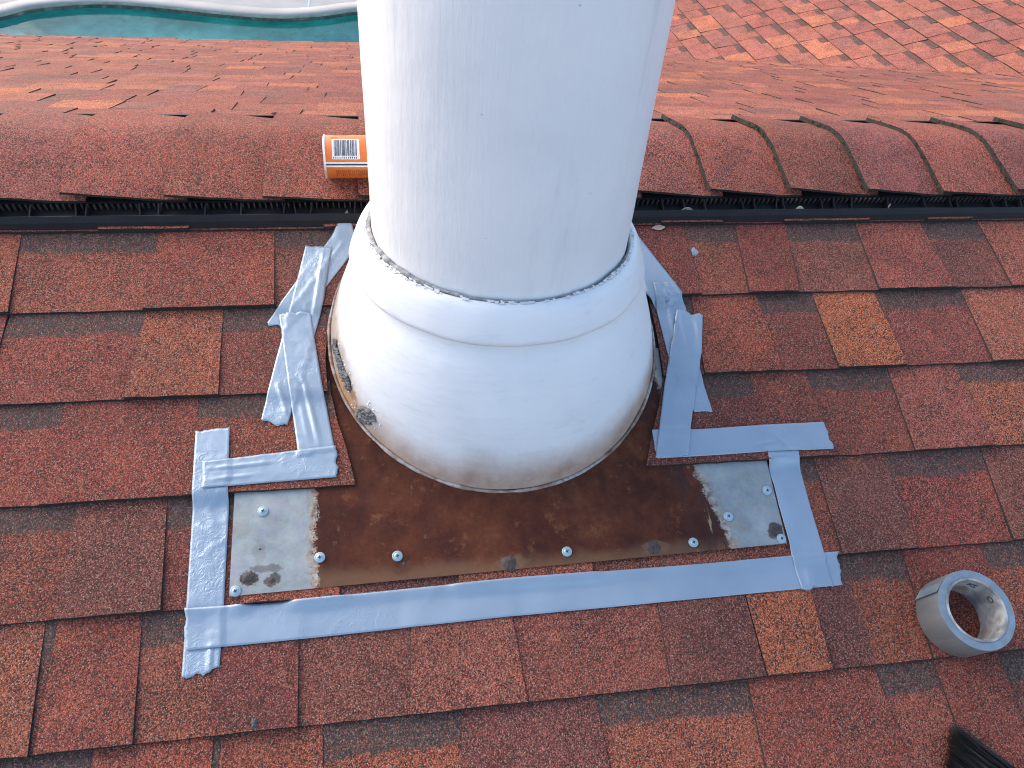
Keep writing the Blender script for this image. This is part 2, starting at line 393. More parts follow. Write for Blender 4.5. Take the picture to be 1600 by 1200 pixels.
def plate_material():
    t = NT('rusted_galvanised_sheet')
    O = t.coord('Object')
    s = t.sep(O)
    nb = t.math('MULTIPLY', t.math('SUBTRACT', t.noise(O, 75, 7, 0.8), 0.5), 0.040)
    nb2 = t.math('MULTIPLY', t.math('SUBTRACT', t.noise(O, 7, 2, 0.5), 0.5), 0.03)
    xj = t.math('ADD', s[0], t.math('ADD', nb, nb2))
    left = t.smooth(xj, RUSTX[1][0]+0.003, RUSTX[1][0]+0.006)
    # right limit leans with the sheet
    lim = t.math('ADD', s[0], t.math('MULTIPLY', t.math('SUBTRACT', s[1], 0.30), 0.20))
    right = t.math('SUBTRACT', 1.0, t.smooth(t.math('ADD', lim, t.math('ADD', nb, nb2)), 0.421, 0.425))
    right_out = t.math('MULTIPLY', t.math('SUBTRACT', 1.0, right), t.smooth(s[0], 0.30, 0.31))
    rust = t.math('MULTIPLY', left, right)
    zinc = t.ramp(t.noise(O, 24, 6, 0.7), [(0.28, (0.20, 0.225, 0.225)), (0.5, (0.30, 0.325, 0.32)), (0.72, (0.40, 0.415, 0.40))])
    spang = t.voro(O, 120)
    zinc = t.mix(0.03, zinc, spang)
    zinc = t.mix(t.math('MULTIPLY', t.smooth(t.noise(O, 150, 4, 0.75), 0.66, 0.70), t.smooth(t.noise(O, 12, 3), 0.45, 0.6)), zinc, (0.055, 0.045, 0.05))
    zinc = t.mix(t.math('MULTIPLY', t.smooth(t.noise(O, 16, 5, 0.7), 0.50, 0.70), 0.55), zinc, (0.30, 0.27, 0.19))
    rr = t.ramp(t.noise(O, 14, 9, 0.74), [(0.25, (0.030, 0.012, 0.010)), (0.42, (0.062, 0.020, 0.013)), (0.56, (0.100, 0.032, 0.017)), (0.68, (0.150, 0.056, 0.028)), (0.82, (0.25, 0.14, 0.085))])
    rr = t.mix(t.math('MULTIPLY', t.smooth(t.noise(t.mapping(O, (1, 0.25, 1)), 26, 4, 0.6), 0.5, 0.72), 0.55), rr, (0.035, 0.015, 0.014))
    # a paler worn line along the lower hem
    hem = t.math('SUBTRACT', 1.0, t.smooth(t.math('ADD', s[1], t.math('MULTIPLY', t.math('SUBTRACT', t.noise(O, 20, 4), 0.5), 0.03)), 0.238, 0.262))
    rr = t.mix(t.math('MULTIPLY', hem, 0.45), rr, (0.22, 0.13, 0.075))
    # fringe between rust and zinc
    blotch = t.noise(t.mapping(O, loc=(5.3, 0.7, 0)), 33, 7, 0.8)
    rr = t.mix(t.math('MULTIPLY', t.smooth(blotch, 0.56, 0.66), 0.55), rr, (0.20, 0.082, 0.036))
    rr = t.mix(t.math('MULTIPLY', t.smooth(blotch, 0.46, 0.36), 0.0), rr, (0.02, 0.01, 0.01))
    tanm = t.math('MULTIPLY', t.smooth(t.noise(t.mapping(O, (1.0, 0.45, 1.0), (1.7, 0, 0)), 48, 6, 0.8), 0.60, 0.66), t.smooth(t.noise(O, 9, 3), 0.50, 0.62))
    rr = t.mix(t.math('MULTIPLY', tanm, 0.7), rr, (0.33, 0.22, 0.13))
    band_r = t.math('MULTIPLY', t.smooth(lim, 0.372, 0.392), t.smooth(t.noise(t.mapping(O, (1, 0.22, 1)), 75, 5, 0.75), 0.42, 0.60))
    rr = t.mix(t.math('MULTIPLY', band_r, 0.75), rr, (0.045, 0.026, 0.024))
    drip = t.math('MULTIPLY', t.smooth(lim, 0.352, 0.366), t.smooth(t.noise(t.mapping(O, (1, 0.18, 1), (0.9, 0, 0)), 58, 4, 0.7), 0.63, 0.68))
    rr = t.mix(t.math('MULTIPLY', drip, 0.8), rr, (0.36, 0.25, 0.15))
    fr = t.math('MULTIPLY', t.smooth(xj, RUSTX[1][0]-0.008, RUSTX[1][0]+0.003), t.math('SUBTRACT', 1.0, left))
    limj = t.math('ADD', lim, t.math('ADD', nb, nb2))
    fr = t.math('MAXIMUM', fr, t.math('MULTIPLY', t.math('SUBTRACT', 1.0, t.smooth(limj, 0.424, 0.440)), right_out))
    c = t.mix(t.math('MULTIPLY', fr, 0.75), zinc, t.ramp(t.noise(O, 110, 5, 0.75), [(0.38, (0.14, 0.06, 0.03)), (0.48, (0.36, 0.22, 0.12)), (0.60, (0.48, 0.45, 0.36))]))
    c = t.mix(rust, c, rr)
    def stain(px, py, rx, ry, ang, nscale, lo, hi):
        m_ = t.mapping(O, (1.0/rx, 1.0/ry, 0.0), (0, 0, 0))
        q_ = t.n('VectorMath', operation='SUBTRACT'); t.set(q_, 0, m_); q_.inputs[1].default_value = (px/rx, py/ry, 0)
        l_ = t.n('VectorMath', operation='LENGTH'); t.set(l_, 0, q_.outputs[0])
        d_ = t.math('ADD', l_.outputs['Value'], t.math('MULTIPLY', t.math('SUBTRACT', t.noise(O, nscale, 6, 0.8), 0.5), 2.6))
        return t.math('SUBTRACT', 1.0, t.smooth(d_, lo, hi))
    for (px, py), rx, ry, k in ((SMEARS[0], 0.013, 0.010, 0.9), (SMEARS[1], 0.010, 0.009, 0.75), (SMEARS[2], 0.009, 0.017, 0.18), ((-0.168, 0.262), 0.020, 0.006, 0.5), (BLOBS[2], 0.012, 0.013, 0.8)):
        c = t.mix(t.math('MULTIPLY', stain(px, py, rx, ry, 0, 75, 0.75, 1.0), k), c, t.ramp(t.noise(O, 140, 4, 0.7), [(0.4, (0.030, 0.020, 0.016)), (0.6, (0.10, 0.055, 0.032))]))
    for (px, py) in BLOBS[:2]:
        c = t.mix(t.math('MULTIPLY', stain(px+0.004, py, 0.020, 0.010, 0, 60, 0.8, 1.1), 0.5), c, (0.19, 0.11, 0.065))
    # drips of tan primer
    t.bsdf(Base_Color=c, Metallic=t.math('MULTIPLY', t.math('SUBTRACT', 1.0, rust), 0.35), Roughness=t.mix(rust, (0.42,)*3, (0.75,)*3))
    t.b.inputs['Specular IOR Level'].default_value = 0.10
    t.bump(t.math('ADD', t.math('MULTIPLY', t.noise(O, 130, 5, 0.7), t.math('ADD', rust, 0.15)), t.math('MULTIPLY', t.noise(O, 9, 2), 1.5)), 0.32, 0.002)
    return t.m

M_gran = granule_material()
M_edge = asphalt_edge_material()
M_moss = mossy_edge_material()
M_felt = felt_material()
M_paint = paint_material()
M_base = base_paint_material()
M_tape = tape_material()
M_plate = plate_material()
M_vent = simple('black_vent_plastic', (0.010, 0.010, 0.012), 0.55, var=0.3, vscale=25, bump=(60, 0.2, 0.001), spec=0.3)
M_screw = simple('zinc_screw', (0.36, 0.47, 0.51), 0.38, 0.4)
M_slot = simple('screw_slot_dark', (0.05, 0.06, 0.07), 0.6, 0.4)
M_putty = simple('grey_putty', (0.17, 0.165, 0.16), 0.9, var=0.45, vscale=90, bump=(160, 0.8, 0.003))
M_blob = simple('weathered_sealant', (0.062, 0.046, 0.040), 0.75, var=0.5, vscale=120, bump=(200, 0.7, 0.002))
M_chip = simple('old_paint_chip', (0.66, 0.66, 0.66), 0.6, var=0.1, vscale=80, bump=(150, 0.3, 0.001))

# ------------------------------------------------------------------ the roof
E = 0.143
TINT = {
    'r': (0.175, 0.050, 0.036), 'r2': (0.165, 0.048, 0.034), 'r3': (0.195, 0.052, 0.038), 'r4': (0.180, 0.054, 0.036),
    'rd': (0.115, 0.036, 0.030), 'rm': (0.165, 0.053, 0.034), 'm': (0.200, 0.072, 0.045), 'm2': (0.185, 0.056, 0.038),
    'mb': (0.150, 0.062, 0.045), 'mb2': (0.160, 0.060, 0.042), 'b': (0.105, 0.050, 0.040), 'b2': (0.125, 0.060, 0.046), 'b3': (0.110, 0.046, 0.040),
    'om': (0.230, 0.078, 0.042), 'o': (0.330, 0.110, 0.046), 'o2': (0.300, 0.105, 0.050), 'or': (0.215, 0.066, 0.038),
    'ob': (0.215, 0.080, 0.044), 'sr': (0.215, 0.070, 0.050), 'sr2': (0.200, 0.072, 0.050), 'so': (0.260, 0.092, 0.056),
    'rb': (0.140, 0.048, 0.037), 'rb2': (0.165, 0.052, 0.042)}
FAR_KEYS = ['r', 'r', 'rm', 'm', 'm2', 'or', 'sr', 'so', 'o', 'b2', 'mb', 'om', 'o2', 'rb2']

def tinted(key, amt=0.06, gain=1.45, sat=(1.03, 0.93, 0.90)):
    t = tuple(0.72*a+0.28*b for a, b in zip(TINT[key], (0.185, 0.056, 0.038))); f = gain*(1+random.uniform(-amt, amt))
    return tuple(max(0.01, x*f*k*(1+random.uniform(-0.03, 0.03))) for x, k in zip(t, sat))

def shingle_geo(L, Rr, v0, v1, hb, ht, nx=None, rag=0.0015, lift=(0, 0), splay=0.0):
    """slab between left edge L=[(u,v)..] and right edge R (bottom to top); hb/ht top height at butt/head"""
    rows = len(L)
    wid = abs(Rr[0][0]-L[0][0])
    nx = nx or max(2, min(9, int(wid/0.022)+1))
    verts = []; rise = []
    seed = random.uniform(0, 90)
    for r in range(rows):
        for i in range(nx+1):
            f = i/nx
            u = L[r][0]+(Rr[r][0]-L[r][0])*f
            v = L[r][1]+(Rr[r][1]-L[r][1])*f
            q = (v-v0)/(v1-v0)
            if r == 0: v += rag*0.75*nz(u*30+seed, 3.1)+rag*0.9*nz(u*150+seed, 9.0)
            elif 0 < i < nx: pass
            if i in (0, nx): u += rag*0.8*nz(v*60+seed, i*7.7)
            h = hb+(ht-hb)*q
            if r == 0: h += lift[0]*(1-f)+lift[1]*f+0.0006*nz(u*30+seed, 5)
            verts.append((u, v, h)); rise.append(max(0.0, v-v0))
    n1 = nx+1
    faces = [(r*n1+i, r*n1+i+1, (r+1)*n1+i+1, (r+1)*n1+i) for r in range(rows-1) for i in range(nx)]
    mid = [0]*len(faces)
    k = len(verts)
    for i in range(n1):                     # lower rim of the butt
        x = verts[i]; verts.append((x[0], x[1]-0.0011-0.0009*abs(nz(x[0]*90+seed, 2.0)), -0.0035)); rise.append(0.0)
    for i in range(nx):
        faces.append((k+i, k+i+1, i+1, i)); mid.append(1)
    for side in (0, nx):
        base = len(verts)
        for r in range(rows):
            x = verts[r*n1+side]; dx_ = splay*(1.0+0.8*nz(x[1]*70+seed, 6.0)); verts.append((x[0]+(dx_ if side else -dx_), x[1], -0.0035)); rise.append(0.0)
        for r in range(rows-1):
            a, b = r*n1+side, (r+1)*n1+side
            faces.append((a, b, base+r+1, base+r) if side == 0 else (base+r, base+r+1, b, a)); mid.append(1)
    return verts, faces, mid, rise

def set_attrs(me, tints, rises):
    a = me.attributes.new('tint', 'FLOAT_COLOR', 'POINT')
    a.data.foreach_set('color', [c for t in tints for c in t])
    b = me.attributes.new('rise', 'FLOAT', 'POINT')
    b.data.foreach_set('value', rises)

def shingle(name, geo, tint, band, parent, edge=None):
    v, f, m, rise = geo
    o = mesh_obj(name, v, f, [M_gran, edge or M_edge], parent, midx=m)
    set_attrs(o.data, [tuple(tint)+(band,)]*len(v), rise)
    return o

ROOF = tag(empty('house_roof'), 'red and orange asphalt shingle roof with ridge and two lower slopes', 'roof')

def slope_frame(name, origin, a, b, n, rect):
    (u0, u1, v0, v1) = rect
    m = Matrix((a, b, n)).transposed().to_4x4()
    v, f = box(u0, u1, v0, v1, -0.022, -0.0040)
    o = mesh_obj(name, v, f, M_felt, ROOF)
    o.matrix_local = Matrix.Translation(origin) @ m
    return o

RIDGE_Y, RIDGE_Z = 0.925, 0.329
TH2 = math.radians(17.3)
V_RIDGE = RIDGE_Y/math.cos(TH1)
c1, s1 = math.cos(TH1), math.sin(TH1)
NEAR_MAT = Matrix(((1, 0, 0), (0, c1, -s1), (0, s1, c1)))
near = slope_frame('near_slope', (0, 0, 0), (1, 0, 0), (0, c1, s1), (0, -s1, c1), (-2.2, 2.9, -1.6, V_RIDGE-0.012))

def R2W(u, v, o=0.0):
    return Vector((u, v*c1-o*s1, v*s1+o*c1))

PIECES = []     # (course v0, left (top,bot), right (top,bot), hb, ht)
def near_piece(v0, Lt, Lb, Rt, Rb, kind, key, cutL=None, cutR=None, rise_extra=0.0):
    hb = (0.0088 if kind == 'T' else 0.0048)+random.uniform(-0.0006, 0.0008)+rise_extra
    ht = 0.0004 if kind == 'R' else 0.0010
    v1 = v0+E+0.010
    def ext(t, b, v): return b+(t-b)*(v-v0)/E
    vs_ = [v0, v0+0.5*E, v1]
    if cutL or cutR:
        c = cutL or cutR
        vs_ = [max(v0, q[1]) if i else v0 for i, q in enumerate(c)]
        vs_[-1] = max(vs_[-1], v0+E+0.006)
        vs_ = sorted(vs_)
        us = [q[0] for q in c]
        Ls = [(us[i] if cutL else ext(Lt, Lb, v), v) for i, v in enumerate(vs_)]
        Rs = [(us[i] if cutR else ext(Rt, Rb, v), v) for i, v in enumerate(vs_)]
    else:
        Ls = [(ext(Lt, Lb, v), v) for v in vs_]; Rs = [(ext(Rt, Rb, v), v) for v in vs_]
    g = 0.0007
    if kind == 'T' and not cutL: Ls = [(u+g, v) for u, v in Ls]
    if kind == 'T' and not cutR: Rs = [(u-g, v) for u, v in Rs]
    if kind == 'R':      # the lower lamination runs on beneath its neighbours
        if not cutL: Ls = [(u-0.010, v) for u, v in Ls]
        if not cutR: Rs = [(u+0.010, v) for u, v in Rs]
    PIECES.append((v0, Lt, Lb, Rt, Rb, hb, ht))
    geo = shingle_geo(Ls, Rs, v0, v0+E, hb, ht, splay=0.0020 if kind == 'T' else 0.0, lift=(random.uniform(-.0003, .0007), random.uniform(-.0003, .0007)))
    return shingle('shingle', geo, tinted(key), 1.0 if kind == 'R' else 0.0, near)

class Field:
    """collects small shingles into one mesh"""
    def __init__(self): self.v, self.f, self.m, self.t, self.r = [], [], [], [], []
    def add(self, geo, tint, band):
        n0 = len(self.v); self.v += geo[0]; self.f += [tuple(n0+i for i in q) for q in geo[1]]; self.m += geo[2]
        self.t += [tuple(tint)+(band,)]*len(geo[0]); self.r += geo[3]
    def build(self, name, parent):
        o = mesh_obj(name, self.v, self.f, [M_gran, M_edge], parent, midx=self.m)
        set_attrs(o.data, self.t, self.r); return tag(o, kind='stuff')
NEAR_FIELD = Field()
def field_run(v0, u0, u1, kind):
    rnd = random.Random(int(v0*1000)+int(u0*77)); u = u0
    while u < u1-0.001:
        b = min(u1, u+rnd.choice([0.09, 0.12, 0.15, 0.19]))
        if u1-b < 0.05: b = u1
        hb, ht = (0.0088, 0.0010) if kind == 'T' else (0.0048, 0.0004)
        ov = 0.010 if kind == 'R' else -0.0006
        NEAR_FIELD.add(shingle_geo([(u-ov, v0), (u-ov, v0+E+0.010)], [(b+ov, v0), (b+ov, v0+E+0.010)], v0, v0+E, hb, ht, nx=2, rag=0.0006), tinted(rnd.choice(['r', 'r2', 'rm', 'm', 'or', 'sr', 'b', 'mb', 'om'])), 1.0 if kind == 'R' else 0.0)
        u = b; kind = 'R' if kind == 'T' else 'T'

def rand_run(v0, u, direction, stop, kind):
    keys = ['r', 'r2', 'rm', 'm', 'or', 'sr', 'b', 'mb', 'om', 'o', 'rd', 'so']
    while (u < stop) if direction > 0 else (u > stop):
        w = random.choice([0.09, 0.11, 0.13, 0.16, 0.2])
        sl = random.uniform(-0.006, 0.006)
        a, b = (u, u+w) if direction > 0 else (u-w, u)
        near_piece(v0, a+sl*0, a, b, b, kind, random.choice(keys))
        u = b if direction > 0 else a
        kind = 'R' if kind == 'T' else 'T'
    return u, kind

for k, (v0, bs, ps) in COURSES.items():
    first = [b for b in bs if b != 'CL'][0]; last = [b for b in bs if b != 'CL'][-1]
    bounds = [(first[0]-0.17, first[1]-0.17)]+bs+[(last[0]+0.16, last[1]+0.16)]
    pi = 0
    i = 0
    while i < len(bounds)-1:
        A, B = bounds[i], bounds[i+1]
        kind, key = ps[pi].split(); pi += 1
        raised = 0.0045 if (k == 3 and (A == 'CL' or B == 'CL')) else 0.0
        if B == 'CL':
            c = CUT['%dL' % k]; near_piece(v0, A[0], A[1], c[-1][0], c[0][0], kind, key, cutR=c, rise_extra=raised)
        elif A == 'CL':
            c = CUT['%dR' % k]; near_piece(v0, c[-1][0], c[0][0], B[0], B[1], kind, key, cutL=c, rise_extra=raised)
        else:
            near_piece(v0, A[0], A[1], B[0], B[1], kind, key)
        i += 1
    ue, ke = rand_run(v0, bounds[-1][1], 1, 1.75, 'R' if ps[-1][0] == 'T' else 'T'); field_run(v0, ue, 2.9, ke)
    ue, ke = rand_run(v0, bounds[0][1], -1, -1.15, 'R' if ps[0][0] == 'T' else 'T'); field_run(v0, -2.2, ue, 'T')
# the course tucked under the ridge vent, and two courses below the picture
V_TOP = COURSES[1][0]+E
rand_run(V_TOP, -1.1, 1, -0.02, 'T'); field_run(V_TOP, -2.2, -1.1, 'R')
ue, ke = rand_run(V_TOP, 0.36, 1, 1.75, 'R'); field_run(V_TOP, ue, 2.9, ke)
for q in range(1, 11):
    if COURSES[6][0]-q*E < -1.6: break
    if q > 2: field_run(COURSES[6][0]-q*E, -2.2, 2.9, 'RT'[q % 2]); continue
    field_run(COURSES[6][0]-q*E, -2.2, -0.9, 'T')
    ue, ke = rand_run(COURSES[6][0]-q*E, -0.9, 1, 1.3, 'RT'[q % 2]); field_run(COURSES[6][0]-q*E, ue, 2.9, ke)
NEAR_FIELD.build('outer_shingles', near)
print('near shingles', len(near.children))

def surf(u, v):
    """top of the shingles at (u, v) on the near slope"""
    best = 0.0008
    for (v0, Lt, Lb, Rt, Rb, hb, ht) in PIECES:
        if v0-0.0005 <= v < v0+E:
            q = (v-v0)/E
            if Lb+(Lt-Lb)*q <= u <= Rb+(Rt-Rb)*q:
                best = max(best, hb+(ht-hb)*q)
    return best

# far slope -----------------------------------------------------------------
c2_, s2_ = math.cos(TH2), math.sin(TH2)
EAVE = 4.72
far = slope_frame('far_slope', (0, RIDGE_Y, RIDGE_Z), (-1, 0, 0), (0, -c2_, s2_), (0, s2_, c2_), (-5.6, 4.6, -EAVE, -0.03))

def run_tabs(u0, u1, seed):
    rnd = random.Random(seed)
    u = u0-rnd.uniform(0, 0.2); kind = rnd.choice('TR'); out = []
    while u < u1:
        w = rnd.choice([0.10, 0.13, 0.16, 0.19, 0.24]) if kind == 'T' else rnd.choice([0.08, 0.11, 0.14, 0.18])
        out.append((u, u+w, kind, rnd.choice(FAR_KEYS), rnd.uniform(-0.012, 0.012)))
        u += w; kind = 'R' if kind == 'T' else 'T'
    return out

def tab_geo(a, b, kind, sl, v0):
    hb = 0.0064 if kind == 'T' else 0.0036
    ht = 0.0010 if kind == 'T' else 0.0004
    ov = 0.008 if kind == 'R' else -0.0006
    v1 = v0+E+0.010
    return shingle_geo([(a-ov, v0), (a-ov+sl, v1)], [(b+ov, v0), (b+ov-sl, v1)], v0, v0+E, hb+random.uniform(-.0006, .0014), ht, nx=2, rag=0.0006)

def far_window(y):
    """stretch of the slope that shows: from the left edge of the view to past the valley, X in metres"""
    return -0.62*y-0.45, min(0.35+1.02*(y-0.2)+0.5, 6.15-y+0.6)

count = 0
FAR_FIELD = Field()
nrow = int(EAVE/E)
for r in range(nrow+1):
    v0 = -0.13-E*(r+1)
    if v0 < -EAVE-0.02: break
    y = RIDGE_Y-v0*c2_
    x0, x1 = far_window(y)
    tabs = run_tabs(-x1, -x0, 100+r)
    for (a, b, kind, key, sl) in tabs:
        geo = tab_geo(a, b, kind, sl, v0)
        band = 1.0 if kind == 'R' else 0.0
        if count < 290:
            shingle('shingle', geo, tinted(key, 0.1, 1.95, (1.0, 0.98, 0.98)), band, far); count += 1  # same tints at higher gain: this slope's brighter light painted into the colour
        else:
            FAR_FIELD.add(geo, tinted(key, 0.1, 1.95, (1.0, 0.98, 0.98)), band)
    # carry the course on to the ends of the slope
    more = [t_ for t_ in run_tabs(tabs[-1][1], 4.6, 900+r) if t_[0] >= tabs[-1][1]-0.21]
    more += [t_ for t_ in run_tabs(max(-5.6, y-6.7), tabs[0][0], 1300+r) if t_[1] <= tabs[0][0]+0.25] if tabs[0][0] > y-6.7 else []
    for (a, b, kind, key, sl) in more:
        FAR_FIELD.add(tab_geo(max(a, -5.6), min(b, 4.6), kind, 0.0, v0-0.0004), tinted(key, 0.1, 1.95, (1.0, 0.98, 0.98)), 1.0 if kind == 'R' else 0.0)
FAR_FIELD.build('lower_shingles', far)

# side wing -----------------------------------------------------------------
VAL = (3.079, 3.028, -0.326)
TH3 = math.radians(15.26)
c3, s3 = math.cos(TH3), math.sin(TH3)
wing = slope_frame('wing_slope', VAL, (0, -1, 0), (c3, 0, s3), (-s3, 0, c3), (-4.2, 0.9, -2.6, 2.2))
count = 0
WING_FIELD = Field()
def wing_tint(key): return tuple(0.72*a+0.28*b for a, b in zip(tinted(key, 0.1, 2.6, (1.0, 1.04, 1.08)), (0.48, 0.155, 0.11)))  # brighter, paler copy of the tints: light and haze on the wing painted in
for r in range(-18, 15):
    v0 = r*E
    x = VAL[0]+v0*c3
    yv = 6.105-x            # where the valley crosses this course
    ya = min(5.45+(2.0-x)*0.83, 6.0)
    for (a, b, kind, key, sl) in run_tabs(-4.15, min(0.88, VAL[1]-(yv-0.42)), 500+r):
        if b > 0.9: continue
        band = 1.0 if kind == 'R' else 0.0
        if count < 296 and 1.35 <= x <= 4.3 and a >= VAL[1]-ya-0.2:
            shingle('shingle', tab_geo(a, b, kind, sl, v0), wing_tint(key), band, wing); count += 1
        else:
            WING_FIELD.add(tab_geo(max(a, -4.2), b, kind, sl, v0), wing_tint(key), band)
WING_FIELD.build('outer_shingles', wing)

# ridge cap shingles ---------------------------------------------------------
CAP = [(0.7755, .3025), (0.795, .3100), (0.822, .3200), (0.850, .3298), (0.876, .3380), (0.900, .3428), (0.925, .3440), (0.950, .3412), (0.980, .3340), (1.005, .3275), (1.032, .3202), (1.058, .3125)]
PITCH = 0.1445
def cap_shingle(x0, i):
    rnd = random.Random(i*13+5)
    L = PITCH+0.03
    nxc = 8
    rnd0 = rnd.random()
    verts, rise = [], []
    for j in range(nxc+1):
        f = j/nxc
        x = x0+L*f
        up = 0.0100*(1-f/0.83) if f < 0.83 else 0.0
        for p, (y, z) in enumerate(CAP):
            q = p/(len(CAP)-1)
            yy = y
            if p == 0: yy += -0.004*(1-f)+0.0022*nz(x*40, i*3.3)+0.006*f+(rnd0-0.5)*0.006
            if p == len(CAP)-1: yy += 0.006*(1-f)-0.012*f
            lift = up*(0.85+0.75*max(0.0, 1-2.2*q)**2)*(0.75+0.5*rnd0)
            xx = x+(0.0022*nz(y*45, i*5.1) if j == 0 else 0)
            verts.append((xx, yy-0.001*f*(0.5-q), z+lift+0.0008*nz(x*30, y*30, i)))
            rise.append(0.05)
    m = len(CAP)
    faces = [(j*m+p, (j+1)*m+p, (j+1)*m+p+1, j*m+p+1) for j in range(nxc) for p in range(m-1)]
    mid = [0]*len(faces)
    n0 = len(verts)
    # thickness: left butt, front and back edges
    th = 0.0062
    for p in range(m):
        a = verts[p]; verts.append(a); verts.append((a[0]-0.0016-0.0012*nz(a[1]*60, i*2.0), a[1], a[2]-th-0.002)); rise += [0, 0]
    for p in range(m-1):
        faces.append((n0+2*p, n0+2*p+2, n0+2*p+3, n0+2*p+1)); mid.append(2)
    n1 = len(verts)
    for j in range(nxc+1):
        a = verts[j*m]; verts.append(a); verts.append((a[0], a[1]+0.001, a[2]-0.0042)); rise += [0, 0]
    for j in range(nxc):
        faces.append((n1+2*j+1, n1+2*j+3, n1+2*j+2, n1+2*j)); mid.append(1)
    n2 = len(verts)
    for j in range(nxc+1):
        a = verts[j*m+m-1]; verts.append(a); verts.append((a[0], a[1]-0.001, a[2]-0.0045)); rise += [0, 0]
    for j in range(nxc):
        faces.append((n2+2*j, n2+2*j+2, n2+2*j+3, n2+2*j+1)); mid.append(1)
    o = mesh_obj('ridge_cap_shingle', verts, faces, [M_gran, M_edge, M_moss], ROOF, midx=mid)
    for pl in o.data.polygons:
        if pl.material_index == 0: pl.use_smooth = True
    key = rnd.choice(['sr', 'rm', 'sr2', 'm2', 'sr', 'rb2'])
    set_attrs(o.data, [tuple(tinted(key, 0.15, 1.75, (1.0, 0.98, 0.98)))+(0.0,)]*len(verts), rise)
    return o

for i in range(-18, 16):
    cap_shingle(0.535+PITCH*i, i+20)

# moss clumps growing along the left butts of the caps on the right hand part
rnd = random.Random(3)
for i in (0, 1, 2, 3, 4, 5):
    V_, F_ = [], []
    x = 0.535+PITCH*i
    for k in range(46 if i != 1 else 90):
        p = rnd.uniform(0.2, 10.6); j = int(p); f = p-j
        y = CAP[j][0]*(1-f)+CAP[j+1][0]*f; z = CAP[j][1]*(1-f)+CAP[j+1][1]*f
        if i == 1 and rnd.random() < 0.5: y = rnd.uniform(0.905, 0.96); z = 0.342
        r_ = rnd.uniform(0.0006, 0.0018)
        cxx, cz = x-rnd.uniform(0.0, 0.003), z+rnd.uniform(0.001, 0.009)
        n0 = len(V_)
        for d in ((1, 0, 0), (-1, 0, 0), (0, 1, 0), (0, -1, 0), (0, 0, 1.2), (0, 0, -1)):
            V_.append((cxx+d[0]*r_*rnd.uniform(.6, 1.3), y+d[1]*r_*rnd.uniform(.6, 1.8), cz+d[2]*r_))
        F_ += [(n0+a, n0+b, n0+c) for a, b, c in ((0, 2, 4), (2, 1, 4), (1, 3, 4), (3, 0, 4), (2, 0, 5), (1, 2, 5), (3, 1, 5), (0, 3, 5))]
    o = mesh_obj('edge_moss', V_, F_, M_moss, ROOF); tag(o, kind='stuff')

# ------------------------------------------------------------------ ridge vent
vent = tag(empty('ridge_vent', (0, RIDGE_Y, RIDGE_Z)), 'black plastic ridge vent running under the ridge cap shingles', 'roof vent')
X0, X1 = -2.15, 2.85
def strip(name, prof, x0, x1, mat, parent, thick=None, n=60, wob=0.0):
    """extrude a (y, z) outline along X; closed outline"""
    verts, faces = [], []
    m = len(prof)
    for i in range(n+1):
        x = x0+(x1-x0)*i/n
        for (y, z) in prof:
            verts.append((x, y-RIDGE_Y+wob*nz(x*3, 1.7), z-RIDGE_Z+wob*nz(x*4, 6.1)))
    for i in range(n):
        for j in range(m):
            k = (j+1) % m
            faces.append((i*m+j, i*m+k, (i+1)*m+k, (i+1)*m+j))
    faces.append(tuple(range(m))); faces.append(tuple(n*m+j for j in reversed(range(m))))
    return mesh_obj(name, verts, faces, mat, parent)

under = [(y, z-0.008) for (y, z) in CAP]
under[0] = (0.783, 0.2985); under[-1] = (1.054, 0.3085)
strip('vent_cover', under+[(y, z-0.003) for (y, z) in reversed(under)], X0, X1, M_vent, vent)
def nv(v, o): p = R2W(0, v, o); return (p.y, p.z)
strip('vent_flange', [nv(.800, .0088), nv(.800, .0102), nv(.860, .0085), nv(.860, .0070)], X0, X1, M_vent, vent, wob=0.0006)
strip('wind_baffle', [nv(.7955, .0045), nv(.8010, .0150), nv(.8085, .0212), nv(.8100, .0205), nv(.8040, .0135), nv(.7985, .0045)], X0, X1, M_vent, vent, wob=0.0010)
strip('back_baffle', [(1.068, .2880), (1.072, .3082), (1.076, .3080), (1.078, .2865)], X0, X1, M_vent, vent)
gv, gf = [], []
x = X0+0.01
while x < X1-0.01:
    a = [R2W(x, .8305, .0080), R2W(x+0.0020, .8305, .0080), R2W(x+0.0020, .8300, .0225), R2W(x, .8300, .0225)]
    b = [p+Vector((0, 0.004, 0)) for p in a]
    n0 = len(gv); gv += [(p.x, p.y-RIDGE_Y, p.z-RIDGE_Z) for p in a+b]
    gf += [(n0, n0+1, n0+2, n0+3), (n0+1, n0+5, n0+6, n0+2), (n0+4, n0, n0+3, n0+7)]
    x += 0.0086
M_fin = simple('dusty_vent_fin', (0.060, 0.050, 0.048), 0.7, var=0.5, vscale=60)
tag(mesh_obj('louvre_fins', gv, gf, M_fin, vent), kind='stuff')
x = X0+0.02; proto = None
while x < X1-0.02:
    if proto is None:
        p = [R2W(0, .8055, .0100), R2W(0, .8310, .0085), R2W(0, .8310, .0225), R2W(0, .8095, .0165)]
        v = [(-0.0011, q.y-RIDGE_Y, q.z-RIDGE_Z) for q in p]+[(0.0011, q.y-RIDGE_Y, q.z-RIDGE_Z) for q in p]
        f = [(0, 3, 2, 1), (4, 5, 6, 7), (0, 1, 5, 4), (1, 2, 6, 5), (2, 3, 7, 6), (3, 0, 4, 7)]
        proto = mesh_obj('brace', v, f, M_vent, vent); b = proto
    else:
        b = proto.copy(); col.objects.link(b)
    b.location = (x+random.uniform(-.002, .002), 0, 0); b.rotation_euler = (0, 0, random.uniform(-0.25, 0.25))
    x += 0.0435

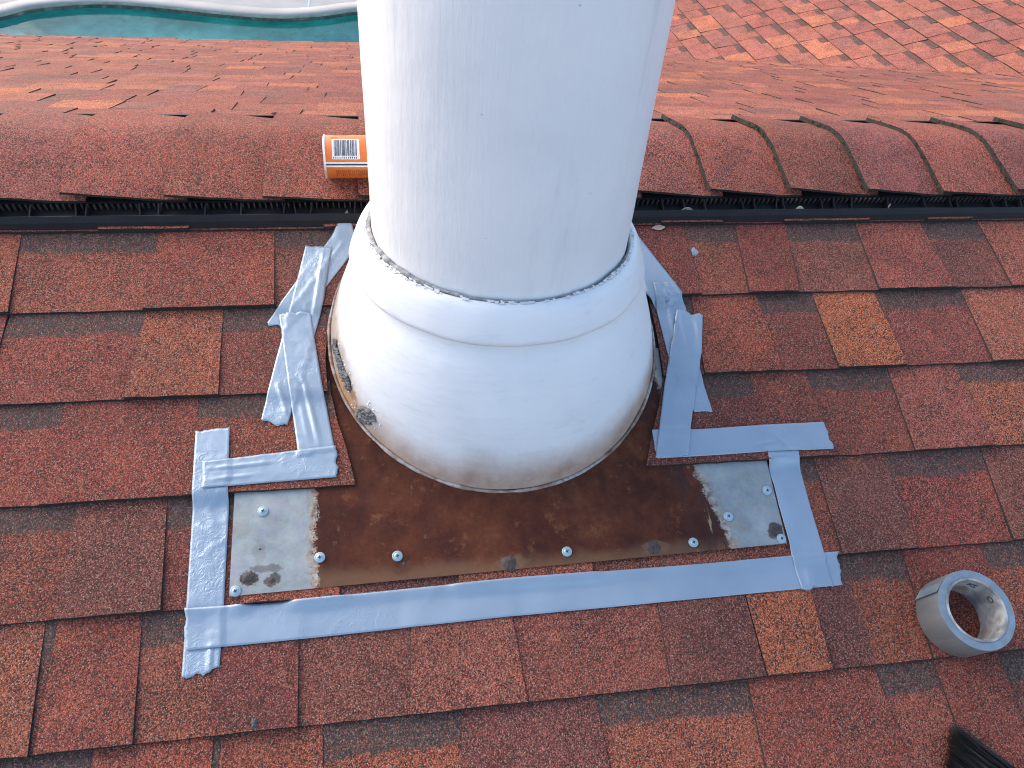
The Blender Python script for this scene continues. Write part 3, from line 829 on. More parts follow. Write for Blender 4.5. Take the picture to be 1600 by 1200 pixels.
# ------------------------------------------------------------------ the flue pipe
AX, AY = 0.1515, 0.580
AZ = AY*math.tan(TH1)
pipe = tag(empty('flue_pipe', (AX, AY, AZ)), 'thick white painted round flue pipe with collar and flared base', 'flue pipe')
def rel(prof): return [(r, z-AZ) for r, z in prof]
SH = [(0.1738, 0.352+0.02*i) for i in range(0, 40)]
v, f = lathe(rel(SH), 128, lambda a, j, r, z: (r+0.0010*nz(math.cos(a)*3, math.sin(a)*3, z*6)+0.0003*nz(math.cos(a)*9, math.sin(a)*9, z*20), z))
mesh_obj('shaft', v, f, M_paint, pipe, True)
COLP = [(.1765, .352), (.1775, .3735), (.1812, .3762), (.1850, .3755), (.1900, .3700), (.1945, .3622), (.1985, .3533), (.2022, .3437), (.2052, .3350), (.2061, .3312), (.2052, .3284), (.2005, .3270), (.196, .3270)]
v, f = lathe(rel(COLP), 160, lambda a, j, r, z: (r+0.0010*nz(math.cos(a)*6, math.sin(a)*6, z*15), z+0.0012*nz(math.cos(a)*4+5, math.sin(a)*4, j*0.1)))
collar = mesh_obj('collar', v, f, M_base, pipe, True)
BELL = [(.1945, .336), (.1972, .3255), (.2040, .3110), (.2130, .2930), (.2200, .2745), (.2275, .2540), (.2345, .2320), (.2408, .2080), (.2460, .1830), (.2505, .1580), (.2545, .1330), (.2580, .1120), (.2620, .0920), (.2640, .0700)]
bell_fine = []
for i in range(len(BELL)-1):
    for q in range(3):
        t_ = q/3; bell_fine.append((BELL[i][0]*(1-t_)+BELL[i+1][0]*t_, BELL[i][1]*(1-t_)+BELL[i+1][1]*t_))
bell_fine.append(BELL[-1])
def bell_r(z):
    for (r0, z0), (r1, z1) in zip(BELL[:-1], BELL[1:]):
        if z1 <= z <= z0: return r0+(r1-r0)*(z0-z)/(z0-z1)
    return BELL[0][0] if z > BELL[0][1] else BELL[-1][0]
v, f = lathe(rel(bell_fine), 160, lambda a, j, r, z: (r+0.0016*nz(math.cos(a)*2.2, math.sin(a)*2.2, z*9)+0.0005*nz(math.cos(a)*9, math.sin(a)*9, z*30), z))
bell = mesh_obj('flared_base', v, f, M_base, pipe, True)
# foot rim: crimped edge where the flare meets the sloping roof
def foot_point(a, off=0.0):
    z = AZ
    for _ in range(12):
        r = bell_r(z); y = AY+r*math.sin(a); z = y*math.tan(TH1)+off
    return r, z
def ring_tube(name, pts, rad, mat, parent, k=8, rj=0.0, seed=0, swell=None):
    n = len(pts); verts, faces = [], []
    for i, p in enumerate(pts):
        t_ = (pts[(i+1) % n]-pts[i-1]).normalized()
        s_ = t_.cross(Vector((0, 0, 1))).normalized(); u_ = s_.cross(t_)
        rr = rad*(1+rj*nz(i*0.35, seed)+0.5*rj*nz(i*1.3, seed+4))*(swell(i/n) if swell else 1.0)
        for j in range(k):
            b = 2*math.pi*j/k
            verts.append(p+s_*rr*math.cos(b)+u_*rr*math.sin(b))
    for i in range(n):
        q = (i+1) % n
        for j in range(k):
            w = (j+1) % k
            faces.append((i*k+j, q*k+j, q*k+w, i*k+w))
    return mesh_obj(name, verts, faces, mat, parent, True)
def rim_material():
    t = NT('stained_rim')
    O = t.coord('Object')
    t.bsdf(Base_Color=t.ramp(t.noise(O, 26, 5, 0.7), [(0.32, (0.10, 0.05, 0.03)), (0.46, (0.26, 0.18, 0.135)), (0.58, (0.42, 0.38, 0.35)), (0.70, (0.18, 0.10, 0.065))]), Roughness=0.65)
    t.bump(t.noise(O, 120, 4), 0.7, 0.002)
    return t.m
M_rim = rim_material()
pts = []
for i in range(140):
    a = 2*math.pi*i/140; r, z = foot_point(a, 0.004)
    pts.append(Vector((math.cos(a)*(r+0.0022), math.sin(a)*(r+0.0022), z-AZ)))
ring_tube('foot_rim', pts, 0.0024, M_rim, bell, rj=0.5)
# cracked sealant between the shaft and the collar
pts = []
for i in range(170):
    a = 2*math.pi*i/170
    pts.append(Vector((math.cos(a)*0.1772, math.sin(a)*0.1772, 0.3742-AZ+0.0012*nz(i*0.21, 4)+0.0035*max(0, math.cos(a-math.radians(215)))**3)))
M_seal = simple('cracked_sealant', (0.30, 0.30, 0.30), 0.85, var=0.65, vscale=70, bump=(130, 0.9, 0.003))
ring_tube('sealant_bead', pts, 0.0010, M_seal, collar, rj=0.75, seed=2, swell=lambda q: 1+2.6*max(0.0, math.cos(2*math.pi*q-math.radians(208)))**5)
# lifted paint flakes beside the joint
rnd = random.Random(11)
V_, F_ = [], []
for k in range(170):
    a = math.radians(rnd.uniform(170, 370) if k % 3 == 0 else rnd.gauss(214, 17) if k % 3 == 1 else rnd.gauss(318, 14))
    w = rnd.uniform(0.002, 0.0075); d = rnd.uniform(0.0012, 0.0030)
    r0 = 0.1800+rnd.uniform(-0.0008, 0.0032); z0 = 0.3775-AZ+rnd.uniform(-0.0006, 0.0010); tilt = rnd.uniform(-0.0004, 0.0016)
    da = w/r0; n0 = len(V_)
    for (aa, rr, zz) in ((a, r0, z0+tilt), (a+da, r0+rnd.uniform(-.0006, .0006), z0+tilt*0.6), (a+da*rnd.uniform(.6, 1), r0+d, z0-0.0004), (a+da*.1, r0+d*rnd.uniform(.6, 1.1), z0-0.0002)):
        V_.append((rr*math.cos(aa), rr*math.sin(aa), zz)); 
    for q in range(4):
        x_ = V_[n0+q]; V_.append((x_[0], x_[1], x_[2]-0.0009))
    F_ += [(n0, n0+1, n0+2, n0+3), (n0, n0+4, n0+5, n0+1), (n0+1, n0+5, n0+6, n0+2), (n0+2, n0+6, n0+7, n0+3), (n0+3, n0+7, n0+4, n0)]
tag(mesh_obj('paint_flakes', V_, F_, M_chip, collar), kind='stuff')
# bare putty with gravelly lumps on the flank
def lumps(name, spots, mat, parent, seed):
    rnd = random.Random(seed); V_, F_ = [], []
    for (adeg, z, r_) in spots:
        a = math.radians(adeg); R0 = bell_r(z)
        n_ = Vector((math.cos(a), math.sin(a), 0.32)).normalized(); t1 = Vector((-math.sin(a), math.cos(a), 0)); t2 = n_.cross(t1)
        c = Vector((math.cos(a)*R0, math.sin(a)*R0, z-AZ))
        n0 = len(V_); rings = 4; seg = 8
        V_.append(c+n_*r_*0.75)
        for i in range(1, rings):
            ph = math.pi/2*i/(rings-1)
            for j in range(seg):
                b = 2*math.pi*j/seg; k = 1+rnd.uniform(-.28, .28)
                V_.append(c+(t1*math.cos(b)*1.1+t2*math.sin(b))*r_*math.sin(ph)*k+n_*(r_*0.75*math.cos(ph)*rnd.uniform(.7, 1.2)-(0.001 if i == rings-1 else 0)))
        for j in range(seg):
            F_.append((n0, n0+1+j, n0+1+(j+1) % seg))
        for i in range(rings-2):
            for j in range(seg):
                a0 = n0+1+i*seg+j; a1 = n0+1+i*seg+(j+1) % seg
                F_.append((a0, a0+seg, a1+seg, a1))
    return tag(mesh_obj(name, V_, F_, mat, parent, True), kind='stuff')
def putty_mask(a, z):
    """positive inside the worn patches; a in degrees round the pipe"""
    n_ = 0.55*nz(a*0.28, z*95, 1.0)+0.35*nz(a*0.75, z*260, 4.0)
    q = (a-192)/18.0; zc = 0.219-0.024*q
    m1 = 1-((z-zc)/0.0115)**2-max(0.0, abs(q-0.5)-0.40)**2*60 if -0.3 < q < 1.3 else -9
    m2 = 1-((a-218.5)/5.2)**2-((z-0.174-0.0009*(a-218))/0.0175)**2
    return max(m1, m2)+n_
V_, F_, idx = [], [], {}
NA, NZ = 110, 60
for i in range(NA+1):
    for j in range(NZ+1):
        a = 187+40*i/NA; z = 0.150+0.084*j/NZ
        m_ = putty_mask(a, z)
        if m_ > 0.25:
            g = abs(nz(a*0.62, z*230, 9.0))+0.6*abs(nz(a*1.5, z*560, 2.0))
            h = min(1.0, (m_-0.25)*2.5)*(0.0008+0.0062*g); r = bell_r(z)+0.0004+h
            idx[(i, j)] = len(V_); V_.append((r*math.cos(math.radians(a)), r*math.sin(math.radians(a)), z-AZ+h*0.3))
for i in range(NA):
    for j in range(NZ):
        k4 = [(i, j), (i+1, j), (i+1, j+1), (i, j+1)]
        if all(k in idx for k in k4): F_.append(tuple(idx[k] for k in k4))
mesh_obj('putty_patch', V_, F_, M_putty, bell, False)
rnd = random.Random(22); sp = []
while len(sp) < 26:
    a, z = rnd.uniform(188, 225), rnd.uniform(0.155, 0.232)
    if putty_mask(a, z) > 0.5: sp.append((a, z, rnd.uniform(0.0012, 0.0030)))
lumps('putty_crumbs', sp, M_putty, bell, 4)
sp = []
while len(sp) < 34:
    a, z = rnd.uniform(190, 232), rnd.uniform(0.160, 0.245)
    if -0.9 < putty_mask(a, z) < 0.3: sp.append((a, z, rnd.uniform(0.0007, 0.0018)))
lumps('paint_scabs', sp, M_chip, bell, 5)

# ------------------------------------------------------------------ flashing plate
P0, P1, P2, P3 = PLATE
def plate_o(v):
    pts_ = [(0.20, 0.0100), (0.2313, 0.0098), (0.365, 0.0045), (0.44, 0.0005), (0.48, -0.0026), (0.62, -0.0030)]
    for (a, oa), (b, ob) in zip(pts_[:-1], pts_[1:]):
        if a <= v <= b: return oa+(ob-oa)*(v-a)/(b-a)
    return pts_[0][1] if v < 0.2 else pts_[-1][1]
plate = tag(empty('flashing_plate'), 'rusty galvanised flashing sheet screwed down in front of the flue pipe', 'flashing')
plate.rotation_euler = (TH1, 0, 0)
NXP, NYP = 60, 26
verts, faces = [], []
for j in range(NYP+1):
    q = j/NYP
    for i in range(NXP+1):
        fx = i/NXP
        lo = Vector(P0)*(1-fx)+Vector(P1)*fx
        le = P0[0]+(P3[0]-P0[0])*(2.2*q); ri = P1[0]+(P2[0]-P1[0])*(2.2*q)
        vb = lo.y; vv = vb+(0.56-vb)*q
        nar = max(0.0, min(1.0, (vv-0.385)/0.02)); le = le*(1-nar)+(-0.115)*nar; ri = ri*(1-nar)+0.425*nar
        u = le+(ri-le)*fx
        verts.append((u, vv, plate_o(vv)+0.0007*nz(u*9, vv*9, 2.0)))
n1 = NXP+1
faces = [(j*n1+i, j*n1+i+1, (j+1)*n1+i+1, (j+1)*n1+i) for j in range(NYP) for i in range(NXP)]
k0 = len(verts)
rimidx = [i for i in range(n1)]+[j*n1+NXP for j in range(1, NYP+1)]+[NYP*n1+i for i in range(NXP-1, -1, -1)]+[j*n1 for j in range(NYP-1, 0, -1)]
for r in rimidx: x_ = verts[r]; verts.append(x_); verts.append((x_[0], x_[1], x_[2]-0.0012))
m = len(rimidx)
for a in range(m):
    b = (a+1) % m; faces.append((k0+2*b, k0+2*a, k0+2*a+1, k0+2*b+1))
mesh_obj('sheet', verts, faces, M_plate, plate, True)
# screws: pan head with washer and cross recess
def screw_mesh():
    prof = [(0.0, 0.0022), (0.0024, 0.0021), (0.0036, 0.0017), (0.0042, 0.0009), (0.0046, 0.0009), (0.0062, 0.0010), (0.0067, 0.0006), (0.0067, -0.0003)]
    return lathe(prof, 20)
v, f = screw_mesh()
s0 = None
for (u, vv) in SCREWS:
    if s0 is None:
        s0 = mesh_obj('screw', v, f, M_screw, plate, True); so = s0
        x_, y_ = [], []
        a_, b_ = box(-0.0022, 0.0022, -0.0006, 0.0006, 0.0016, 0.00235); c_, d_ = box(-0.0006, 0.0006, -0.0022, 0.0022, 0.0016, 0.0024)
        slot0 = mesh_obj('cross_recess', a_+c_, b_+[tuple(8+i for i in q) for q in d_], M_slot, s0)
    else:
        so = s0.copy(); col.objects.link(so)
        sl = slot0.copy(); col.objects.link(sl); sl.parent = so
    so.location = (u, vv, plate_o(vv)+0.0008); so.rotation_euler = (random.uniform(-.08, .08), random.uniform(-.08, .08), random.uniform(0, 1.5))
def dab(name, u, vv, r, h, mat, seed, sx=1.0, rot=0.0):
    rnd = random.Random(seed); V_, F_ = [], []; rings, seg = 6, 22
    V_.append((0, 0, h*0.85))
    for i in range(1, rings+1):
        q = i/rings
        for j in range(seg):
            b = 2*math.pi*j/seg
            k = 1+0.22*nz(math.cos(b)*1.6, math.sin(b)*1.6, seed)+rnd.uniform(-.05, .05)
            V_.append((r*q*k*sx*math.cos(b), r*q*k*math.sin(b), h*(1-q*q)*(1+0.5*nz(q*6, j*0.7, seed))-0.0006*q))
    for j in range(seg): F_.append((0, 1+j, 1+(j+1) % seg))
    for i in range(rings-1):
        for j in range(seg):
            a0 = 1+i*seg+j; a1 = 1+i*seg+(j+1) % seg; F_.append((a0, a0+seg, a1+seg, a1))
    o = mesh_obj(name, V_, F_, mat, plate, True)
    o.location = (u, vv, plate_o(vv)+0.0003); o.rotation_euler = (0, 0, rot)
    return o
for i, (u, vv) in enumerate(BLOBS):
    dab('sealant_dab', u, vv, 0.0105, 0.0032, M_blob, 3+i)
dab('tar_smear', SMEARS[0][0], SMEARS[0][1], 0.0065, 0.0020, M_blob, 31, 1.4, 0.5)
dab('tar_smear', SMEARS[1][0], SMEARS[1][1], 0.0045, 0.0012, M_blob, 37, 1.1, 0.2)
dab('nail_hole', 0.0015, 0.2545, 0.0024, 0.0006, M_slot, 40)
dab('nail_hole', -0.1755, 0.2875, 0.0018, 0.0004, M_slot, 41)

# ------------------------------------------------------------------ strips of duct tape
def interp_poly(pts, t):
    """point at fraction t of a polyline, by length"""
    L = [0.0]
    for a, b in zip(pts[:-1], pts[1:]): L.append(L[-1]+math.hypot(b[0]-a[0], b[1]-a[1]))
    d = t*L[-1]
    for i in range(len(pts)-1):
        if d <= L[i+1]+1e-9:
            q = (d-L[i])/max(1e-9, L[i+1]-L[i]); return (pts[i][0]*(1-q)+pts[i+1][0]*q, pts[i][1]*(1-q)+pts[i+1][1]*q)
    return pts[-1]

TAPE_TOPS = []
def plate_at(u, v):
    if v < P0[1]+(P1[1]-P0[1])*(u-P0[0])/(P1[0]-P0[0])-0.001: return -1
    if P0[0]-0.002 < u < P1[0]+0.006 and v < 0.366: return plate_o(v)+0.0004
    return -1
def under_height(u, v):
    h = surf(u, v)
    return max(h, plate_at(u, v))
def tape_strip(key, label, level, seed, torn=(0.0015, 0.0015), wrinkle=1.0, creases=()):
    A, B = TAPES[key]
    ln = sum(math.hypot(b[0]-a[0], b[1]-a[1]) for a, b in zip(A[:-1], A[1:]))
    NU = max(20, int(ln/0.0035)); NV = 16
    rnd = random.Random(seed)
    tear = [[1.5*torn[e]*(2.2*nz(j*0.16, seed+e*9)+0.8*nz(j*0.6, seed+e*5+2)+0.10*rnd.uniform(-1, 1)) for j in range(NV+1)] for e in (0, 1)]
    grid = []
    for i in range(NU+1):
        t = i/NU
        a, b = interp_poly(A, t), interp_poly(B, t)
        row = []
        for j in range(NV+1):
            q = j/NV
            u = a[0]*(1-q)+b[0]*q; v = a[1]*(1-q)+b[1]*q
            d = Vector((interp_poly(A, min(1, t+0.01))[0]-interp_poly(A, max(0, t-0.01))[0], interp_poly(A, min(1, t+0.01))[1]-interp_poly(A, max(0, t-0.01))[1])).normalized()
            e0 = max(0.0, 1-t*ln/0.02); e1 = max(0.0, 1-(1-t)*ln/0.02)
            s_ = tear[0][j]*e0+tear[1][j]*e1
            u += d.x*s_; v += d.y*s_
            row.append([u, v, 0.0])
        grid.append(row)
    H = [[under_height(p[0], p[1]) for p in row] for row in grid]
    # the strip bridges steps: dilate, then smooth
    for it in range(2):
        H = [[max(H[max(0, min(NU, i+di))][max(0, min(NV, j+dj))] for di in (-1, 0, 1) for dj in (-1, 0, 1)) for j in range(NV+1)] for i in range(NU+1)]
    for it in range(4):
        H = [[sum(H[max(0, min(NU, i+di))][max(0, min(NV, j+dj))] for di in (-1, 0, 1) for dj in (-1, 0, 1))/9 for j in range(NV+1)] for i in range(NU+1)]
    verts, uvs = [], []
    for i in range(NU+1):
        for j in range(NV+1):
            u, v, _ = grid[i][j]
            q = j/NV; t = i/NU
            h = H[i][j]
            for top in TAPE_TOPS:
                h = max(h, top(u, v))
            w = 0.00022*nz(u*55+seed, v*55)+0.00030*nz(u*130+seed, v*130, 3.0)
            w += 0.0007*max(0.0, 1-6*abs(nz(u*34+seed*3, v*34, 7.0)))*max(0.0, nz(u*15+seed, v*15, 2.0))*2.0
            h += 0.0011*level*0.35+0.0010+wrinkle*w
            for (t0, q0, t1, q1, amp, wd) in creases:      # pinched folds
                px, py = (t-t0)*ln, (q-q0)*0.048
                dx, dy = (t1-t0)*ln, (q1-q0)*0.048
                L2 = dx*dx+dy*dy; k = max(0, min(1, (px*dx+py*dy)/L2))
                dist = math.hypot(px-k*dx, py-k*dy)
                h += amp*math.exp(-(dist/wd)**2)*(1-abs(2*k-1)**3)
            verts.append((u, v, h)); uvs.append((t*ln*20, q))
    n1 = NV+1
    faces = [(i*n1+j, (i+1)*n1+j, (i+1)*n1+j+1, i*n1+j+1) for i in range(NU) for j in range(NV)]
    # orientation so that normals face out of the roof
    a_, b_, c_ = Vector(verts[0]), Vector(verts[n1]), Vector(verts[1])
    if (b_-a_).cross(c_-a_).z < 0: faces = [tuple(reversed(f)) for f in faces]
    o = mesh_obj('duct_tape_strip', verts, faces, M_tape, None, True)
    uvl = o.data.uv_layers.new(name='UVMap')
    for lp in o.data.loops: uvl.data[lp.index].uv = uvs[lp.vertex_index]
    ca = o.data.attributes.new('crinkle', 'FLOAT', 'POINT'); ca.data.foreach_set('value', [max(0.0, (wrinkle-0.4)*1.25)+(0.6 if key == 'bottom' and (k_//(NV+1))/NU < 0.30 else 0.0) for k_ in range(len(verts))])
    md = o.modifiers.new('thickness', 'SOLIDIFY'); md.thickness = 0.0004; md.offset = -1
    o.rotation_euler = (TH1, 0, 0)
    tag(o, label, 'tape', 'strips of duct tape round the flue pipe')
    # later strips ride over this one
    tree = {}
    cell = 0.004
    for (u, v, h) in verts:
        kk = (round(u/cell), round(v/cell)); tree[kk] = max(tree.get(kk, 0), h)
    TAPE_TOPS.append(lambda u, v, tree=tree: tree.get((round(u/cell), round(v/cell)), 0.0))
    return o

tape_strip('left_upper', 'duct tape strip slanting down from behind the collar on the orange tin side', 0, 3, (0.001, 0.003), 1.0, [(0.1, 0.5, 0.9, 0.55, 0.0015, 0.003)])
tape_strip('left_mid', 'creased slanting duct tape strip crossing under another beside the gravelly putty patch', 1, 5, (0.001, 0.0015), 1.2, [(0.02, 0.72, 0.45, 0.80, 0.0040, 0.0025), (0.02, 0.86, 0.4, 0.92, 0.003, 0.002), (0.80, 0.2, 0.95, 0.9, 0.0035, 0.003)])
tape_strip('left_front', 'short duct tape strip with a lengthwise fold beside the gravelly putty patch', 2, 9, (0.0022, 0.001), 1.0, [(0.45, 0.45, 0.98, 0.62, 0.0035, 0.0028), (0.55, 0.25, 0.95, 0.35, 0.0015, 0.003)])
tape_strip('left_long', 'wrinkled duct tape strip beside the bare galvanised end with the tar smears', 1, 12, (0.001, 0.0035), 1.4, [(0.42, 0.1, 0.5, 0.9, 0.0016, 0.004), (0.9, 0.72, 1.0, 0.72, 0.0045, 0.002)])
tape_strip('left_across', 'short duct tape strip across the notched shingle corner above the tar smears', 2, 14, (0.0006, 0.0028), 1.2, [(0.02, 0.30, 0.55, 0.30, 0.0022, 0.0016), (0.05, 0.72, 0.38, 0.70, 0.0022, 0.0016)])
tape_strip('right_upper', 'stub of duct tape running up behind the collar near the curled leaf', 0, 17, (0.001, 0.001), 0.8)
tape_strip('right_mid', 'narrow duct tape strip with split tail under another near the pale paint spot', 1, 19, (0.001, 0.001), 1.0, [(0.05, 0.42, 0.55, 0.40, 0.0034, 0.002), (0.2, 0.75, 0.6, 0.8, 0.002, 0.003), (0.65, 0.6, 0.98, 0.7, 0.002, 0.003)])
tape_strip('bottom', 'longest duct tape strip running along the lower hem of the rusty flashing', 2, 37, (0.001, 0.0026), 0.45, [(0.10, 0.16, 0.34, 0.14, 0.0008, 0.006), (0.45, 0.24, 0.66, 0.22, 0.0008, 0.0035)])
tape_strip('right_down', 'smooth duct tape strip beside the speckled galvanised end of the flashing', 0, 23, (0.0008, 0.0018), 0.45, [(0.05, 0.02, 0.07, 0.98, 0.0030, 0.0035), (0.86, 0.35, 1.0, 0.3, 0.0026, 0.004)])
tape_strip('right_across', 'duct tape strip with star-shaped crease across the shingle above the speckled galvanised end', 1, 29, (0.001, 0.0012), 0.8, [(0.66, 0.25, 0.74, 0.95, 0.0030, 0.0022), (0.55, 0.75, 0.70, 0.62, 0.0018, 0.002), (0.35, 0.05, 0.40, 0.5, 0.0022, 0.002)])
tape_strip('right_front', 'duct tape strip with ragged top corner lying over the strip across the right shingle', 3, 31, (0.0028, 0.002), 0.55, [(0.05, 0.75, 0.2, 0.95, 0.002, 0.002)])

# ------------------------------------------------------------------ roll of tape
M_tape_side = simple('tape_layers', (0.17, 0.215, 0.25), 0.5, var=0.25, vscale=60)
def ring_layers_material():
    t = NT('wound_tape_edges')
    O = t.coord('Object'); s = t.sep(O)
    r_ = t.math('SQRT', t.math('ADD', t.math('POWER', s[0], 2.0), t.math('POWER', s[1], 2.0)))
    lay = t.math('SINE', t.math('MULTIPLY', r_, 2600.0))
    c = t.ramp(t.noise(O, 70, 4), [(0.3, (0.13, 0.175, 0.21)), (0.7, (0.22, 0.275, 0.32))])
    c = t.mix(t.math('MULTIPLY', t.math('ADD', lay, 1.0), 0.10), c, (0.34, 0.38, 0.42))
    t.bsdf(Base_Color=c, Roughness=0.5); t.bump(lay, 0.15, 0.0005)
    return t.m
def roll_outer_material():
    t = NT('wound_tape_face')
    O = t.coord('Object')
    c = t.ramp(t.noise(t.mapping(O, (1, 1, 0.2)), 60, 4), [(0.3, (0.17, 0.18, 0.18)), (0.7, (0.25, 0.255, 0.25))])
    t.bsdf(Base_Color=c, Roughness=0.42, Metallic=0.25); t.bump(t.noise(O, 120, 3), 0.2, 0.001)
    return t.m
def core_material():
    t = NT('printed_cardboard_core')
    O = t.coord('Object')
    c = t.ramp(t.noise(O, 24, 4, 0.6), [(0.34, (0.13, 0.13, 0.135)), (0.46, (0.30, 0.28, 0.26)), (0.56, (0.52, 0.50, 0.48)), (0.68, (0.34, 0.25, 0.17)), (0.8, (0.48, 0.46, 0.43))])
    t.bsdf(Base_Color=c, Roughness=0.7); t.bump(t.noise(O, 80, 3), 0.3, 0.001)
    return t.m
RO, RI, RC, RH = 0.0505, 0.0400, 0.0372, 0.050
roll = tag(empty('duct_tape_roll'), 'part used roll of grey duct tape lying flat on the shingles', 'tape roll')
roll.matrix_world = Matrix.Translation(R2W(ROLL[0], ROLL[1], surf(*ROLL)+0.0035)) @ NEAR_MAT.to_4x4() @ Matrix.Rotation(0.0, 4, 'Z')
v, f = lathe([(RO-0.0006, 0), (RO, 0.0012), (RO, RH-0.0012), (RO-0.0006, RH)], 96); mesh_obj('tape_face', v, f, roll_outer_material(), roll, True)
v, f = lathe([(RO-0.0006, RH), (0.045, RH+0.0003), (RI, RH-0.0004)], 96, lambda a, j, r, z: (r, z+0.0004*nz(math.cos(a)*3, math.sin(a)*3, r*300))); mesh_obj('tape_edge', v, f, ring_layers_material(), roll, True)
v, f = lathe([(RI, RH-0.0004), (RI, RH+0.0006), (RC, RH+0.0006), (RC, 0.0), (RI, 0.0)], 96); core = mesh_obj('core', v, f, core_material(), roll)
# loose end of tape and the worn print inside the core
v_, f_ = [], []
for i in range(7):
    a = math.radians(150-i*3.2); rr = RO+0.0004+0.0022*max(0, (3-i)/3)**1.5
    v_ += [(rr*math.cos(a), rr*math.sin(a), 0.001), (rr*math.cos(a), rr*math.sin(a), RH-0.0005)]
f_ = [(2*i, 2*i+2, 2*i+3, 2*i+1) for i in range(6)]
mesh_obj('tape_end', v_, f_, M_tape_side, roll)
M_print = simple('faded_print', (0.06, 0.06, 0.065), 0.7)
def letter(parent, body, a0, size, zc, flip=False):
    cu = bpy.data.curves.new('core_print', 'FONT'); cu.body = body; cu.size = size; cu.align_x = 'CENTER'; cu.align_y = 'CENTER'; cu.extrude = 0.0001
    cu.materials.append(M_print)
    o = bpy.data.objects.new('core_print', cu); col.objects.link(o); o.parent = parent
    a = math.radians(a0); R_ = RC-0.0009
    x_ax = Vector((math.sin(a), -math.cos(a), 0)); z_ax = Vector((-math.cos(a), -math.sin(a), 0)); y_ax = z_ax.cross(x_ax)
    m_ = Matrix((x_ax, y_ax, z_ax)).transposed().to_4x4(); m_.translation = Vector((R_*math.cos(a), R_*math.sin(a), zc))
    tmp = bpy.data.meshes.new_from_object(o); tmp.materials.clear(); tmp.materials.append(M_print)
    bpy.data.objects.remove(o)
    o = bpy.data.objects.new('core_print', tmp); col.objects.link(o); o.parent = parent
    o.matrix_local = m_
for body, a0 in (('D', 112), ('V', 98), ('K', 66), ('S', 58), ('O', 20)):
    letter(core, body, a0, 0.012, 0.036)

# ------------------------------------------------------------------ orange tin lying against the collar
def can_material():
    t = NT('orange_printed_tin')
    O = t.coord('Object')
    t.bsdf(Base_Color=t.ramp(t.noise(O, 30, 3), [(0.3, (0.60, 0.135, 0.020)), (0.7, (0.70, 0.175, 0.030))]), Roughness=0.50)
    return t.m
CR, CL_ = 0.0325, 0.170
Yc = 0.8245
can = tag(empty('orange_tin'), 'orange tin with barcode lying on the ridge against the white pipe', 'tin')
zc_ = 0.3204+0.0055
nrm = Vector((0, -0.335, 0.942)).normalized()
can.location = Vector((-0.0925, Yc, zc_))+nrm*(CR+0.0005)
# local: axis along +X, angle measured from -Y (towards viewer) upwards
def cyl_x(r, x0, x1, n=64, a0=0.0, a1=2*math.pi, steps=1):
    V_, F_ = [], []
    closed = abs(a1-a0-2*math.pi) < 1e-6
    cnt = n if closed else n+1
    for s_ in range(steps+1):
        x = x0+(x1-x0)*s_/steps
        for i in range(cnt):
            a = a0+(a1-a0)*i/n
            V_.append((x, -r*math.cos(a), r*math.sin(a)))
    for s_ in range(steps):
        for i in range(n):
            k = (i+1) % cnt
            F_.append((s_*cnt+i, s_*cnt+k, (s_+1)*cnt+k, (s_+1)*cnt+i))
    return V_, F_
def lathe_x(prof, n=64):
    v, f = lathe(prof, n); return [(z, x, y) for x, y, z in v], f
v, f = lathe_x([(CR-0.0008, 0.002), (CR, 0.0035), (CR, CL_-0.0035), (CR-0.0008, CL_-0.002)]); mesh_obj('tin_body', v, f, can_material(), can, True)
M_tinrim = simple('pale_tin_rim', (0.66, 0.65, 0.63), 0.35, 0.4, var=0.15, vscale=60)
v, f = lathe_x([(0.0, 0.0030), (CR-0.004, 0.0030), (CR-0.003, 0.0), (CR+0.0004, 0.0), (CR+0.0008, 0.0014), (CR+0.0002, 0.0030), (CR-0.001, 0.0036)]); mesh_obj('tin_rim', v, f, M_tinrim, can, True)
v, f = lathe_x([(CR-0.001, CL_-0.0036), (CR+0.0002, CL_-0.003), (CR+0.0008, CL_-0.0014), (CR+0.0004, CL_), (CR-0.003, CL_), (CR-0.004, CL_-0.003), (0.0, CL_-0.003)]); mesh_obj('tin_rim', v, f, M_tinrim, can, True)
D = math.radians
M_white = simple('printed_white', (0.72, 0.74, 0.76), 0.45)
M_ink = simple('printed_ink', (0.035, 0.04, 0.055), 0.5)
M_brownink = simple('printed_brown_ink', (0.20, 0.055, 0.02), 0.5)
def patch(name, x0, x1, a0, a1, lift, mat, parent):
    v, f = cyl_x(CR+lift, x0, x1, 10, D(a0), D(a1)); 
    return mesh_obj(name, v, f, mat, parent, True)
A_TOP, A_BOT = 78, 20           # barcode field, degrees above the side facing the pipe
lab = patch('barcode_label', 0.0135, 0.0545, A_BOT, A_TOP, 0.0003, M_white, can)
rnd = random.Random(8)
bars_v, bars_f = [], []
x = 0.0165
while x < 0.0510:
    w = rnd.choice([0.00035, 0.0005, 0.0008, 0.0011])
    v, f = cyl_x(CR+0.0006, x, x+w, 8, D(A_BOT+9), D(A_TOP-3)); n0 = len(bars_v)
    bars_v += v; bars_f += [tuple(n0+i for i in q) for q in f]
    x += w+rnd.choice([0.0004, 0.0005, 0.0008, 0.0012])
tag(mesh_obj('barcode', bars_v, bars_f, M_ink, lab), kind='stuff')
def ticks(name, spec, mat, parent):
    V_, F_ = [], []
    for (x0, x1, a0, a1) in spec:
        v, f = cyl_x(CR+0.0005, x0, x1, 3, D(a0), D(a1)); n0 = len(V_); V_ += v; F_ += [tuple(n0+i for i in q) for q in f]
    return tag(mesh_obj(name, V_, F_, mat, parent), kind='stuff')
ticks('barcode_digits', [(0.0150+i*0.0031, 0.0150+i*0.0031+0.0013, A_BOT+2, A_BOT+6.5) for i in range(12)], M_ink, lab)
